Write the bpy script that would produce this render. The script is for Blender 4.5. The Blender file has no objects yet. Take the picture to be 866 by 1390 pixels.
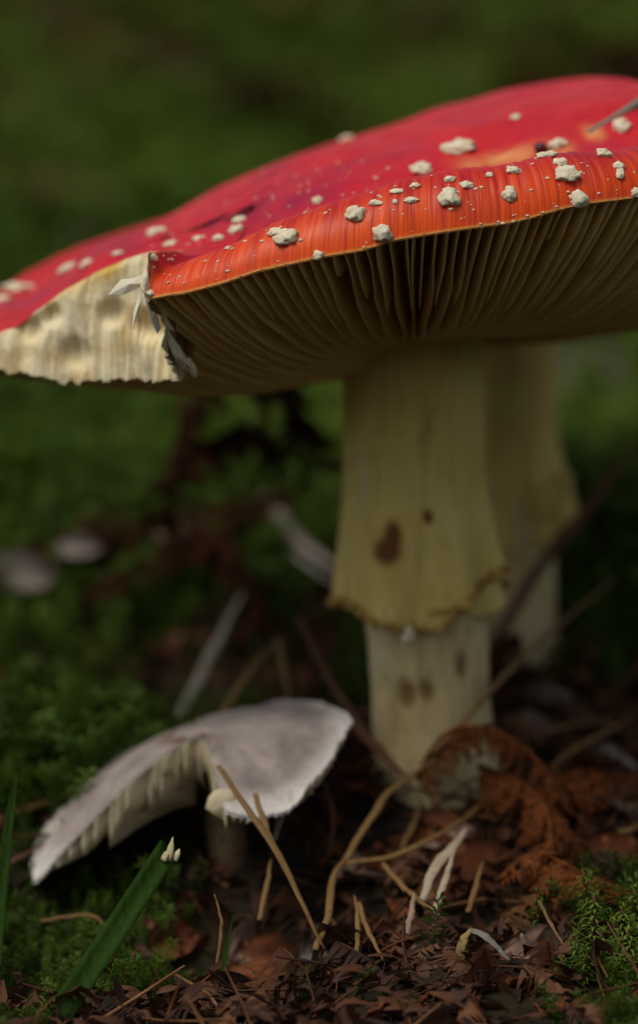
import bpy, math, random
import numpy as np
from mathutils import Vector, Matrix, noise
from mathutils.bvhtree import BVHTree

random.seed(7); RNG = np.random.default_rng(7)
R = math.radians
S = 0.01                       # everything below is laid out in centimetres, one unit in Blender is a metre
scene = bpy.context.scene
COL = scene.collection

# ------------------------------------------------------------------ camera, sky, sun, exposure
CAMD = 47.0                    # camera to the stem of the big mushroom
K = 4700.0
cam_d = bpy.data.cameras.new('camera'); cam = bpy.data.objects.new('camera', cam_d); COL.objects.link(cam)
cam.location = (0, -CAMD*S, 0); cam.rotation_euler = (R(90), 0, 0)
cam_d.sensor_fit = 'VERTICAL'; cam_d.sensor_height = 36.0; cam_d.sensor_width = 24.0
cam_d.lens = 36.0*K/1390.0
cam_d.clip_start = 0.01; cam_d.clip_end = 500
cam_d.dof.use_dof = True; cam_d.dof.focus_distance = (CAMD-4.9)*S; cam_d.dof.aperture_fstop = 10.5
scene.camera = cam

SUN_FROM = Vector((-0.42, -0.38, 0.85)).normalized()
world = bpy.data.worlds.new('World'); scene.world = world; world.use_nodes = True
nt = world.node_tree; bg = nt.nodes['Background']
sky = nt.nodes.new('ShaderNodeTexSky'); sky.sky_type = 'NISHITA'; sky.sun_disc = False
sky.sun_elevation = math.asin(SUN_FROM.z); sky.sun_rotation = math.atan2(SUN_FROM.x, SUN_FROM.y)
sky.air_density = 1.0; sky.dust_density = 3.0; sky.ozone_density = 0.6
hs = nt.nodes.new('ShaderNodeHueSaturation'); hs.inputs['Saturation'].default_value = 0.22
nt.links.new(sky.outputs['Color'], hs.inputs['Color']); nt.links.new(hs.outputs['Color'], bg.inputs['Color'])
bg.inputs['Strength'].default_value = 0.08
sun_d = bpy.data.lights.new('sun', 'SUN'); sun_d.energy = 1.5; sun_d.angle = R(30); sun_d.color = (1.0, 0.93, 0.80)
sun = bpy.data.objects.new('sun', sun_d); COL.objects.link(sun)
sun.rotation_euler = SUN_FROM.to_track_quat('Z', 'Y').to_euler()
vs = scene.view_settings
vs.view_transform = 'Standard'; vs.look = 'None'; vs.gamma = 1.0; vs.use_curve_mapping = False; vs.exposure = 0.15
scene.render.engine = 'CYCLES'
scene.cycles.use_denoising = True
scene.cycles.max_bounces = 8; scene.cycles.transparent_max_bounces = 6
scene.cycles.sample_clamp_indirect = 6.0

# ------------------------------------------------------------------ helpers
def PT(px, py, d):             # a point that lies d cm behind the big stem (negative: in front of it)
    return Vector(((px-433)*(CAMD+d)/K, d, (695-py)*(CAMD+d)/K))
def smooth(a, b, x):
    t = np.clip((x-a)/(b-a), 0, 1); return t*t*(3-2*t)
def lerp(a, b, t): return a+(b-a)*t
def keyed(x, xs, ys): return np.interp(x, xs, ys)
def n3(x, y, z=0.0): return noise.noise(Vector((x, y, z)))
WORLD_LOC = {}
def tag(o, label=None, cat=None, group=None, kind=None):
    if label: o['label'] = label
    if cat: o['category'] = cat
    if group: o['group'] = group
    if kind: o['kind'] = kind
    return o
def empty(name, loc):
    o = bpy.data.objects.new(name, None); COL.objects.link(o); o.location = Vector(loc)*S
    o.empty_display_size = 0.01
    WORLD_LOC[o.name] = Vector(loc); return o
def make_mesh(name, verts, faces, mat, smoothed=True, uv=None, attrs=None):
    me = bpy.data.meshes.new(name)
    v = np.asarray(verts, dtype=np.float64)*S
    f = np.asarray(faces, dtype=np.int32) if not isinstance(faces, list) else None
    if f is None and len(faces) and len(set(len(q) for q in faces)) == 1:
        f = np.asarray(faces, dtype=np.int32)
    if f is not None:
        n = f.shape[1]
        me.vertices.add(len(v)); me.vertices.foreach_set('co', v.astype(np.float32).ravel())
        me.loops.add(f.size); me.loops.foreach_set('vertex_index', f.ravel())
        me.polygons.add(len(f)); me.polygons.foreach_set('loop_start', np.arange(0, f.size, n, dtype=np.int32))
        me.update(calc_edges=True)
    else:
        me.from_pydata([tuple(q) for q in v], [], faces)
    if smoothed: me.polygons.foreach_set('use_smooth', [True]*len(me.polygons))
    if uv is not None:
        lay = me.uv_layers.new(name='UVMap')
        idx = np.empty(len(me.loops), dtype=np.int32); me.loops.foreach_get('vertex_index', idx)
        lay.data.foreach_set('uv', np.asarray(uv, dtype=np.float32)[idx].ravel())
    if attrs:
        for k, a in attrs.items():
            at = me.attributes.new(k, 'FLOAT', 'POINT'); at.data.foreach_set('value', np.asarray(a, dtype=np.float32))
    if mat: me.materials.append(mat)
    me.update(); return me
def obj(name, verts, faces, mat, parent=None, origin=None, **kw):
    """verts in world centimetres; the object's origin sits at origin (or at its parent)"""
    if parent is not None: base = WORLD_LOC[parent.name] if origin is None else Vector(origin)
    else: base = Vector(origin) if origin is not None else Vector((0, 0, 0))
    v = np.asarray(verts, dtype=np.float64)-np.array(base)
    o = bpy.data.objects.new(name, make_mesh(name, v, faces, mat, **kw)); COL.objects.link(o)
    WORLD_LOC[o.name] = base
    if parent is not None:
        o.parent = parent; o.location = (base-WORLD_LOC[parent.name])*S
    else: o.location = base*S
    return o
def grid_faces(nu, nv, wrap=False):
    """vertex index = i*nv + j; i along u, j along v"""
    iu = np.arange(nu if wrap else nu-1); jv = np.arange(nv-1)
    I, J = np.meshgrid(iu, jv, indexing='ij'); I2 = (I+1) % nu
    return np.stack([I*nv+J, I2*nv+J, I2*nv+J+1, I*nv+J+1], -1).reshape(-1, 4)
def catmull(pts, n):
    P = [np.array(p, dtype=float) for p in pts]
    if len(P) == 2: P = [P[0], (P[0]+P[1])/2, P[1]]
    P = [2*P[0]-P[1]]+P+[2*P[-1]-P[-2]]; m = len(P)-3; out = []
    for k in range(n):
        t = k/(n-1)*m; i = min(int(t), m-1); t -= i
        a, b, c, d = P[i], P[i+1], P[i+2], P[i+3]
        out.append(0.5*((2*b)+(-a+c)*t+(2*a-5*b+4*c-d)*t*t+(-a+3*b-3*c+d)*t**3))
    return np.array(out)
def frames(path):
    T = np.gradient(path, axis=0); T /= np.linalg.norm(T, axis=1)[:, None]+1e-9
    up = np.array([0, -0.5, 0.9]); N = []
    for t in T:
        s = np.cross(t, up)
        if np.linalg.norm(s) < 1e-3: s = np.cross(t, [1, 0, 0])
        N.append(s/np.linalg.norm(s))
    N = np.array(N); B = np.cross(N, T); return T, N, B
def tube(path, radius, sides=7, flat=1.0, twist=0.0):
    T, N, B = frames(path); n = len(path); V = []
    for i in range(n):
        for k in range(sides):
            a = 2*math.pi*k/sides+twist*i/n
            V.append(path[i]+N[i]*math.cos(a)*radius[i]+B[i]*math.sin(a)*radius[i]*flat)
    F = [tuple(q) for q in grid_faces(n, sides)]
    for i in range(n-1): F.append((i*sides+sides-1, (i+1)*sides+sides-1, (i+1)*sides, i*sides))
    F.append(tuple(range(sides))); F.append(tuple(reversed(range((n-1)*sides, n*sides))))
    global TUBE_UV
    ln = np.concatenate([[0], np.cumsum(np.linalg.norm(np.diff(path, axis=0), axis=1))])
    TUBE_UV = [(abs(2*k/sides-1), ln[i]) for i in range(n) for k in range(sides)]
    return np.array(V), F

# ------------------------------------------------------------------ materials
def lump(c, f): return tuple(min(1, x*f) for x in c)
class MT:
    def __init__(self, name):
        self.m = bpy.data.materials.new(name); self.m.use_nodes = True
        self.t = self.m.node_tree; self.b = self.t.nodes['Principled BSDF']
        self.out = self.t.nodes['Material Output']
    def n(self, typ, **kw):
        q = self.t.nodes.new(typ)
        for k, v in kw.items(): setattr(q, k, v)
        return q
    def l(self, a, b): self.t.links.new(a, b)
    def coords(self, scale=(1, 1, 1), kind='Object'):
        tc = self.n('ShaderNodeTexCoord'); mp = self.n('ShaderNodeMapping')
        f = 1 if kind == 'UV' else 1/S
        mp.inputs['Scale'].default_value = [f*s for s in scale]
        self.l(tc.outputs[kind], mp.inputs['Vector']); return mp.outputs[0]
    def noise(self, vec, scale, detail=5, rough=0.6):
        q = self.n('ShaderNodeTexNoise'); q.inputs['Scale'].default_value = scale
        q.inputs['Detail'].default_value = detail; q.inputs['Roughness'].default_value = rough
        self.l(vec, q.inputs['Vector']); return q.outputs['Fac']
    def ramp(self, fac, stops):
        q = self.n('ShaderNodeValToRGB'); el = q.color_ramp.elements
        while len(el) < len(stops): el.new(0.5)
        for e, (p, c) in zip(el, stops): e.position = p; e.color = (*c, 1) if len(c) == 3 else c
        self.l(fac, q.inputs['Fac']); return q.outputs['Color']
    def rng(self, v, a, b, c=0, d=1, interp='SMOOTHSTEP'):
        q = self.n('ShaderNodeMapRange'); q.interpolation_type = interp
        for i, x in zip(('From Min', 'From Max', 'To Min', 'To Max'), (a, b, c, d)): q.inputs[i].default_value = x
        self.l(v, q.inputs['Value']); return q.outputs['Result']
    def mix(self, fac, a, b, mode='MIX'):
        q = self.n('ShaderNodeMix'); q.data_type = 'RGBA'; q.blend_type = mode
        for s, v in ((q.inputs['Factor'], fac), (q.inputs['A'], a), (q.inputs['B'], b)):
            if isinstance(v, (int, float)): s.default_value = v
            elif isinstance(v, tuple): s.default_value = (*v, 1)
            else: self.l(v, s)
        return q.outputs['Result']
    def math(self, op, a, b=0.0):
        q = self.n('ShaderNodeMath'); q.operation = op
        for s, v in ((q.inputs[0], a), (q.inputs[1], b)):
            if isinstance(v, (int, float)): s.default_value = v
            else: self.l(v, s)
        return q.outputs[0]
    def attr(self, name):
        q = self.n('ShaderNodeAttribute'); q.attribute_name = name; return q.outputs['Fac']
    def bump(self, h, strength=0.5, dist=0.02):
        q = self.n('ShaderNodeBump'); q.inputs['Strength'].default_value = strength
        q.inputs['Distance'].default_value = dist*S; self.l(h, q.inputs['Height']); self.l(q.outputs[0], self.b.inputs['Normal'])
    def set(self, color=None, rough=0.6, spec=0.4, sss=0.0, sss_r=(1, .6, .3), sss_scale=0.2, coat=0.0):
        if color is not None:
            if isinstance(color, tuple): self.b.inputs['Base Color'].default_value = (*color, 1)
            else: self.l(color, self.b.inputs['Base Color'])
        if isinstance(rough, (int, float)): self.b.inputs['Roughness'].default_value = rough
        else: self.l(rough, self.b.inputs['Roughness'])
        self.b.inputs['Specular IOR Level'].default_value = spec
        self.b.inputs['Subsurface Weight'].default_value = sss
        self.b.inputs['Subsurface Radius'].default_value = sss_r
        self.b.inputs['Subsurface Scale'].default_value = sss_scale*S
        self.b.inputs['Coat Weight'].default_value = coat; return self
    def translucent(self, color, fac):
        tr = self.n('ShaderNodeBsdfTranslucent'); mx = self.n('ShaderNodeMixShader'); mx.inputs[0].default_value = fac
        if isinstance(color, tuple): tr.inputs['Color'].default_value = (*color, 1)
        else: self.l(color, tr.inputs['Color'])
        self.l(self.b.outputs[0], mx.inputs[1]); self.l(tr.outputs[0], mx.inputs[2]); self.l(mx.outputs[0], self.out.inputs['Surface'])
        return self

def mottled(name, c1, c2, scale=4.0, stretch=(1, 1, 1), rough=0.7, bump=0.5, dist=0.02, c3=None, spec=0.3, trans=0.0):
    q = MT(name); v = q.coords(stretch); f = q.noise(v, scale, 6, 0.65)
    st = [(0.3, c1), (0.7, c2)] if c3 is None else [(0.3, c1), (0.55, c2), (0.72, c3)]
    c = q.ramp(f, st); q.set(c, rough, spec); q.bump(f, bump, dist)
    if trans: q.translucent(c, trans)
    return q.m
def tinted(name, ramp_stops, scale=6.0, rough=0.7, trans=0.0, bump=0.3, spec=0.3):
    """colour from the per-piece tint attribute plus a little grain"""
    q = MT(name); v = q.coords(); f = q.noise(v, scale, 4, 0.6)
    t = q.math('ADD', q.attr('tint'), q.math('MULTIPLY', q.math('SUBTRACT', f, 0.5), 0.5))
    c = q.ramp(t, ramp_stops); q.set(c, rough, spec); q.bump(f, bump, 0.02)
    if trans: q.translucent(c, trans)
    return q.m

def skin_material():
    q = MT('scarlet_cap_skin')
    uvn = q.n('ShaderNodeUVMap'); uvn.uv_map = 'UVMap'; sep = q.n('ShaderNodeSeparateXYZ'); q.l(uvn.outputs[0], sep.inputs[0])
    th, u = sep.outputs[0], sep.outputs[1]                     # degrees round the cap, cm in from the margin
    def stripes(sx, sy, detail=2):
        mp = q.n('ShaderNodeMapping'); mp.inputs['Scale'].default_value = (sx, sy, 1); q.l(uvn.outputs[0], mp.inputs['Vector'])
        return q.noise(mp.outputs[0], 1.0, detail, 0.55)
    s1 = stripes(1.25, 0.55); s2 = stripes(3.1, 0.9)
    st = q.math('ADD', q.math('MULTIPLY', s1, 0.72), q.math('MULTIPLY', s2, 0.28))
    line = q.rng(st, 0.36, 0.62)
    obj_v = q.coords(); big = q.noise(obj_v, 0.55, 3); mid = q.noise(obj_v, 2.3, 4)
    edge = q.rng(u, 0.25, 1.45, 1, 0)                          # the thin margin is more orange
    edge2 = q.math('MULTIPLY', edge, q.rng(big, 0.25, 0.7, 0.75, 1.1))
    red = q.ramp(big, [(0.28, (0.30, 0.004, 0.045)), (0.44, (0.52, 0.007, 0.024)), (0.58, (0.58, 0.010, 0.014)), (0.74, (0.40, 0.005, 0.045))])
    deep = (0.40, 0.010, 0.004); orange = (0.92, 0.105, 0.001)
    glow = q.math('ADD', q.math('MULTIPLY', line, 0.62), q.rng(u, 0.0, 0.95, 0.50, -0.25, 'LINEAR'))
    lip = q.mix(glow, deep, orange)
    red = q.mix(q.rng(mid, .35, .7, 0, .35), red, (0.34, 0.004, 0.016))
    red = q.mix(q.rng(stripes(.35, .5, 4), .5, .75, 0, .3), red, (0.66, 0.03, 0.02))
    c = q.mix(q.math('MULTIPLY', edge2, 0.92), red, lip)
    rimline = q.rng(u, 0.0, 0.05, 1, 0)
    c = q.mix(q.math('MULTIPLY', rimline, 0.75), c, (0.78, 0.42, 0.10))
    # scuffs where the skin has worn to paler yellow
    wear = q.rng(q.noise(obj_v, 6.0, 6, 0.75), 0.64, 0.72)
    wear = q.math('MULTIPLY', wear, q.rng(u, 0.7, 1.8, 0.6, 0.12))
    c = q.mix(wear, c, (0.80, 0.22, 0.10))
    dent = q.attr('wear')
    c = q.mix(dent, c, (0.74, 0.36, 0.12))
    q.set(c, q.rng(mid, 0.3, 0.7, 0.38, 0.55), 0.25, 0.10, (1, .25, .08), 0.12, coat=0.05)
    q.b.inputs['Coat Roughness'].default_value = 0.25
    h = q.math('ADD', q.math('MULTIPLY', st, q.rng(u, 1.0, 2.0, 1.0, 0.10)), q.math('MULTIPLY', q.noise(obj_v, 18, 4), 0.12))
    q.bump(h, 0.5, 0.05)
    return q.m
def flesh_material():
    q = MT('torn_white_flesh'); v = q.coords()
    f = q.noise(v, 1.6, 6, 0.7); g = q.noise(v, 7, 5, 0.7)
    c = q.ramp(f, [(0.25, (0.66, 0.46, 0.18)), (0.45, (0.80, 0.68, 0.42)), (0.7, (0.86, 0.80, 0.60))])
    c = q.mix(q.attr('wear'), c, (0.62, 0.40, 0.05))
    q.set(c, 0.55, 0.35, 0.25, (1, .8, .5), 0.15); q.bump(g, 0.6, 0.05); return q.m
def gill_material(name, c1, c2):
    q = MT(name); v = q.coords(); f = q.noise(v, 3.0, 4); g = q.noise(q.coords((14, 14, 2)), 1.0, 3)
    c = q.ramp(f, [(0.3, c1), (0.7, c2)]); q.set(c, 0.6, 0.25); q.bump(g, 0.25, 0.01)
    q.translucent(c, 0.5); return q.m
def stem_material(name, a, b, brown):
    q = MT(name); v = q.coords(); fib = q.noise(q.coords((9, 9, 0.7)), 1.0, 6, 0.65); blot = q.noise(v, 0.9, 5, 0.6); fine = q.noise(v, 12, 4)
    c = q.ramp(blot, [(0.3, a), (0.7, b)])
    c = q.mix(q.rng(fib, 0.50, 0.72, 0, 0.6), c, lump(a, 0.62))
    c = q.mix(q.rng(q.noise(q.coords((2.2, 2.2, .8)), 1.0, 5, .7), .56, .72, 0, .55), c, lump(a, .5))
    c = q.mix(q.rng(fine, 0.60, 0.75, 0, 0.35), c, brown)
    c = q.mix(q.attr('wear'), c, brown)
    q.set(c, 0.65, 0.3, 0.15, (1, .7, .4), 0.2)
    q.bump(q.math('ADD', fib, q.math('MULTIPLY', blot, 0.6)), 0.9, 0.10); return q.m

M = {}
M['skin'] = skin_material()
M['flesh'] = flesh_material()
M['gill'] = gill_material('cream_gills', (0.84, 0.64, 0.25), (0.88, 0.73, 0.36))
M['underflesh'] = mottled('skinlight_underflesh', (0.42, 0.16, 0.05), (0.56, 0.27, 0.09), 2, rough=0.7)  # red light coming through the skin is put into this flesh colour
M['gill_white'] = gill_material('white_gills', (0.78, 0.68, 0.46), (0.86, 0.79, 0.60))
M['shard'] = mottled('white_shard', (0.78, 0.70, 0.50), (0.88, 0.83, 0.70), 4, rough=.5, bump=.3)
M['wart'] = mottled('cream_wart', (0.64, 0.54, 0.34), (0.84, 0.79, 0.62), 9, rough=0.8, bump=0.8, dist=0.05)
M['crumb'] = mottled('hem_crumbs', (0.24, 0.12, 0.02), (0.66, 0.46, 0.12), 5, rough=0.8, bump=0.8, dist=0.05)
M['stem'] = stem_material('cream_stem', (0.60, 0.46, 0.20), (0.74, 0.64, 0.38), (0.20, 0.09, 0.02))
M['skirt'] = stem_material('yellow_skirt', (0.68, 0.50, 0.12), (0.78, 0.63, 0.23), (0.17, 0.065, 0.012))
def fibre(name, c1, c2, c3, rough=0.55):
    q = MT(name); uvn = q.n('ShaderNodeUVMap'); uvn.uv_map = 'UVMap'
    mp = q.n('ShaderNodeMapping'); mp.inputs['Scale'].default_value = (9, 1.1, 1); q.l(uvn.outputs[0], mp.inputs['Vector']); g = q.noise(mp.outputs[0], 1.0, 4, .6)
    b = q.noise(q.coords(), 1.6, 5, .65); sp = q.noise(q.coords(), 11, 4, .6)
    c = q.ramp(g, [(0.3, c1), (0.7, c2)]); c = q.mix(q.rng(b, .45, .75, 0, .75), c, c3); c = q.mix(q.rng(sp, .58, .70, 0, .6), c, lump(c1, .5))
    q.set(c, rough, .3); q.bump(g, .6, .03); return q.m
M['straw'] = fibre('tan_straw', (0.10, 0.05, 0.015), (0.30, 0.17, 0.055), (0.17, 0.105, 0.035))
M['straw_pale'] = fibre('pale_straw', (0.27, 0.20, 0.13), (0.50, 0.42, 0.31), (0.30, 0.20, 0.12))
M['straw_grey'] = fibre('grey_straw', (0.11, 0.10, 0.08), (0.30, 0.28, 0.23), (0.16, 0.15, 0.10))
M['straw_red'] = fibre('red_brown_stalk', (0.05, 0.018, 0.010), (0.17, 0.07, 0.032), (0.09, 0.045, 0.02))
M['twig'] = mottled('dark_bark', (0.012, 0.008, 0.006), (0.06, 0.04, 0.028), 4, (2, 2, 2), 0.8, 0.8, 0.06)
M['frond_dark'] = mottled('dark_dead_bracken', (0.012, 0.005, 0.003), (0.060, 0.019, 0.009), 2, rough=0.9, spec=0.04)
M['frond_rust'] = mottled('rust_bracken', (0.035, 0.011, 0.005), (0.26, 0.082, 0.024), 5, rough=0.85, trans=0.1, spec=0.08)
M['leaf_brown'] = mottled('brown_leaf', (0.045, 0.014, 0.007), (0.19, 0.055, 0.018), 2.5, rough=0.75, c3=(0.27, 0.10, 0.035), trans=0.12)
M['leaf_pink'] = mottled('faded_pinkish_leaf', (0.20, 0.11, 0.075), (0.42, 0.28, 0.20), 2.5, rough=0.6, trans=0.12)
M['leaf_grey'] = mottled('bleached_leaf', (0.13, 0.10, 0.085), (0.33, 0.27, 0.24), 2.5, rough=0.65, trans=0.1)
M['grass'] = mottled('green_grass', (0.014, 0.040, 0.004), (0.036, 0.082, 0.008), 3, (9, 9, 0.6), 0.75, 0.3, 0.01, trans=0.25, spec=0.12)
M['grass_tip'] = mottled('torn_grass_tip', (0.30, 0.26, 0.10), (0.55, 0.50, 0.30), 6, rough=0.7)
M['moss'] = tinted('moss_shoots', [(0.0, (0.025, 0.045, 0.005)), (0.40, (0.060, 0.115, 0.010)), (0.75, (0.115, 0.185, 0.016)), (1.0, (0.19, 0.26, 0.04))], 3, 0.6, 0.3)
M['litter'] = tinted('litter_scraps', [(0.0, (0.020, 0.010, 0.006)), (0.4, (0.085, 0.030, 0.013)), (0.75, (0.20, 0.085, 0.03)), (1.0, (0.33, 0.21, 0.10))], 4, 0.7, 0.1)
q = MT('dark_humus_and_moss'); v_ = q.coords(); f_ = q.noise(v_, 1.2, 6, .65); b_ = q.noise(v_, 0.09, 4, .55)
c = q.ramp(f_, [(.3, (0.006, 0.005, 0.003)), (.7, (0.030, 0.022, 0.010))])
g_ = q.ramp(f_, [(.3, (0.045, 0.070, 0.006)), (.7, (0.115, 0.160, 0.014))])
br_ = q.ramp(f_, [(.3, (0.020, 0.011, 0.006)), (.7, (0.080, 0.045, 0.022))])
sp = q.n('ShaderNodeSeparateXYZ'); q.l(v_, sp.inputs[0])
g_ = q.mix(q.math('MULTIPLY', q.rng(b_, .44, .60), q.rng(sp.outputs[1], 20, 32)), g_, br_)                       # bare brown patches in the moss
c = q.mix(q.rng(sp.outputs[1], 7, 14), c, g_)
q.set(c, .95, .2); q.bump(f_, .9, .2); M['soil'] = q.m
M['grey_skin'] = None  # made with the small mushroom
M['seed'] = mottled('dark_seed', (0.035, 0.006, 0.010), (0.10, 0.02, 0.025), 4, rough=0.35, spec=0.5)

# ------------------------------------------------------------------ the bank of moss and litter
SLOPE = 0.364
def ground(x, y):
    base = -3.8+SLOPE*y
    if y > 150: base = -3.8+SLOPE*(150+(y-150)/(1+(y-150)/120.0))
    if y < -47:                                          # unseen bank added behind the camera to block low sky light
        base = -3.8+SLOPE*(-47)+(0.24*(-y-80)/(1+max(0, -y-80)/900.0) if y < -80 else 0)
    amp = 0.30+0.9*min(1, max(0, (y-8)/25.0))
    z = base+amp*n3(x*0.33, y*0.33, 3.1)+0.12*n3(x*1.3, y*1.3, 8.2)
    z += 1.3*min(1, max(0, (y-10)/30.0))*n3(x*0.07, y*0.07, 1.7)
    z += 0.35*math.exp(-((x-1.6)**2+(y-0.4)**2)/1.6)
    z -= 1.0*math.exp(-((x+3.2)/2.3)**2-((y+3.6)/2.2)**2)
    z -= 1.1*math.exp(-((x+2.2)/3.2)**2-((y-4.6)/2.4)**2)
    z -= 0.55*math.exp(-((x-1.0)/2.6)**2-((y+3.4)/1.9)**2)
    z -= 1.15*math.exp(-(((x+0.75)/1.0)**2+((y+2.9)/1.0)**2))
    return z
def on_ground(px, py):
    y = -12.0
    while y < 120:
        p = PT(px, py, y)
        if p.z < ground(p.x, p.y): return p
        y += 0.1
    return p
def axis_steps():
    a = list(np.arange(-24, 24.01, 0.4)); v, st = 24, 0.6
    while v < 6000: v += st; st *= 1.22; a.append(v); a.insert(0, -v)
    return np.array(a)
def ys_steps():
    a = list(np.arange(-14, 60.01, 0.4)); v, st = 60, 0.6
    while v < 6000: v += st; st *= 1.18; a.append(v)
    v, st = -14, 0.6
    while v > -3000: v -= st; st *= 1.25; a.insert(0, v)
    return np.array(a)
gx, gy = axis_steps(), ys_steps()
gv = [(x, y, ground(x, y)) for x in gx for y in gy]
tag(obj('ground', gv, grid_faces(len(gx), len(gy)), M['soil']), kind='structure')

# ------------------------------------------------------------------ the big fly agaric
CX, CY = 1.29, 0.0
rootA = empty('fly_agaric', (1.55, 0.2, -4.0))
tag(rootA, 'large red fly agaric with white warts, its cap broken open on one side', 'mushroom')

RT = [(0, 6.0), (45, 5.3), (90, 4.6), (135, 5.3), (180, 6.1), (205, 6.15), (215, 6.0), (233, 5.62), (250, 5.4), (270, 5.2), (290, 5.3), (315, 5.7), (360, 6.0)]
FR = [(-2.08, -4.47), (-1.80, -3.85), (-1.72, -3.30), (-2.4, -3.02), (-3.2, -2.72), (-3.9, -2.45), (-4.5, -2.15)]
fr_ang = [math.degrees(math.atan2(y-CY, x-CX)) % 360 for x, y in FR]; fr_r = [math.hypot(x-CX, y-CY) for x, y in FR]
F_HI, F_LO = fr_ang[0], fr_ang[-1]
def R_int(t): return float(keyed(t % 360, *zip(*RT)))+0.03*n3(t*0.11, 4.4)
def wf(t):
    t %= 360; return 1.0 if F_LO <= t <= F_HI else 0.0
def r_b(t):
    t %= 360
    if wf(t):
        r = float(keyed(t, fr_ang[::-1], fr_r[::-1])); e = min(1, (t-F_LO)/3, (F_HI-t)/1.0)
        return min(R_int(t), r+e*(0.07*n3(t*0.35, 1.1)+0.03*n3(t*1.2, 5.1)))
    return R_int(t)
RIM_PX = [(190, 404), (205, 403), (250, 398), (300, 385), (350, 368), (400, 357), (440, 348), (490, 340), (540, 325), (600, 315), (650, 308), (690, 303), (720, 296), (760, 284), (800, 276), (866, 268), (960, 255)]
FE_PX = [(-60, 510), (-30, 492), (10, 458), (50, 422), (90, 393), (130, 371), (170, 351), (205, 343), (240, 340)]
Z0_T = [(0, 4.9), (45, 4.9), (90, 4.3), (135, 3.6), (160, 2.9), (180, 2.2), (200, 1.80), (215, 2.0), (230, 2.6)]
def topx(x, y): return 433+x*K/(CAMD+y)
def z0(t):                                              # height of the margin
    t %= 360; r = R_int(t); x, y = CX+r*math.cos(R(t)), CY+r*math.sin(R(t)); px = topx(x, y)
    zf = (695-float(keyed(px, *zip(*RIM_PX))))*(CAMD+y)/K
    if t <= 230: return float(keyed(t, *zip(*Z0_T)))
    if t < 236: return lerp(2.6, zf, (t-230)/6)
    if t <= 300: return zf
    z3 = zf if t < 301 else None
    r3 = R_int(300); z300 = (695-float(keyed(topx(CX+r3*math.cos(R(300)), r3*math.sin(R(300))), *zip(*RIM_PX))))*(CAMD+r3*math.sin(R(300)))/K
    return lerp(z300, 4.9, (t-300)/60.0)
LIPH = [(0, .75), (180, .75), (205, .7), (233, .46), (240, .55), (250, .68), (262, .78), (275, .80), (290, .70), (300, .62), (330, .7), (360, .75)]
LIPW = [(0, 1.4), (60, 1.4), (120, .9), (150, .65), (195, .65), (225, .8), (233, .7), (300, .75), (330, 1.1), (360, 1.4)]
RIDGE = [(-200, 520), (-60, 436), (0, 400), (100, 356), (200, 316), (300, 263), (400, 213), (500, 184), (600, 153), (640, 141), (700, 129), (760, 121), (866, 115), (950, 120), (1100, 170), (1250, 300)]
def dome(x, y):
    px = 433+x*K/49.0; z = (695-float(keyed(px, *zip(*RIDGE))))*49.0/K
    # soften the kinks of the traced ridge
    z = (z+(695-float(keyed(px-45, *zip(*RIDGE))))*49.0/K+(695-float(keyed(px+45, *zip(*RIDGE))))*49.0/K)/3
    f = 0.047 if y < 2 else 0.03
    left = min(1, max(0, (x+4.5)/3.5)); f = lerp(0.02, f, left) if y < 2 else f
    return z-f*(y-2)**2+0.09*n3(x*0.5, y*0.5, 2.2)+0.035*n3(x*1.6, y*1.6, 6.2)
def ztop(r, t):
    tt = t % 360
    if wf(t):
        k = float(smooth(0, 7, tt-F_LO)); zf_ = ztop_raw(r, t, True)
        u_ = r_b(t)-r; k = min(k, max(float(smooth(0, 14, F_HI-tt)), 1-float(smooth(.25, 1.3, u_))))
        return zf_ if k >= 1 else lerp(ztop_raw(r, t, False), zf_, k)
    return ztop_raw(r, t, False)
def ztop_raw(r, t, broken):
    u = (r_b(t) if broken else R_int(t))-r; x, y = CX+r*math.cos(R(t)), CY+r*math.sin(R(t)); D = dome(x, y)
    if broken:
        rb = r_b(t); ex, ey = CX+rb*math.cos(R(t)), CY+rb*math.sin(R(t))
        E = (695-float(keyed(topx(ex, ey), *zip(*FE_PX))))*(CAMD+ey)/K
        k = 1-(1-min(1, max(0, u)/1.8))**1.8; return lerp(E, D, k)+0.02*n3(x*3, y*3)
    tt = t % 360; h = float(keyed(tt, *zip(*LIPH))); w = float(keyed(tt, *zip(*LIPW))); Z = z0(t)
    if u < w: return Z+h*math.sqrt(max(0, 1-(1-max(0, u)/w)**2))
    b = lerp(1.1, 1.9, float(max(smooth(212, 240, tt), 1-smooth(20, 60, tt)))); k = float(smooth(0, 1, (u-w)/b)); top = Z+h
    front = float(smooth(238, 262, tt)*(1-smooth(300, 330, tt)))
    dip = 0.32*front*math.sin(math.pi*min(1, (u-w)/b))
    # hollow with a worn spot behind the lip
    hx, hy = x-2.35, y+2.6
    dip += 0.30*math.exp(-(hx*hx/0.8+hy*hy/0.35))
    return lerp(top, D, k)-dip
SAG = [(0, .25), (180, .2), (200, .25), (215, .42), (230, .36), (245, .20), (262, .14), (300, .2), (360, .25)]
ZS = [(0, 2.5), (90, 2.4), (180, 1.8), (230, 1.95), (250, 2.2), (270, 2.3), (300, 2.4), (360, 2.5)]
RS = 0.85
def zg(r, t):                                           # lower edge of the gills
    tt = t % 360; Rr = R_int(t); s = min(1, max(0, (Rr-r)/(Rr-RS)))
    Z = z0(t); q = float(keyed(tt, *zip(*ZS)))
    return Z+(q-Z)*(1-(1-s)**2.9)-float(keyed(tt, *zip(*SAG)))*math.sin(math.pi*s)
def gdep(r, t):
    Rr = R_int(t); s = min(1, max(0, (Rr-r)/(Rr-RS)))
    return float(keyed(s, [0, .04, .15, .35, .6, 1], [0.0, .20, .62, .80, .70, .5]))
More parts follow.
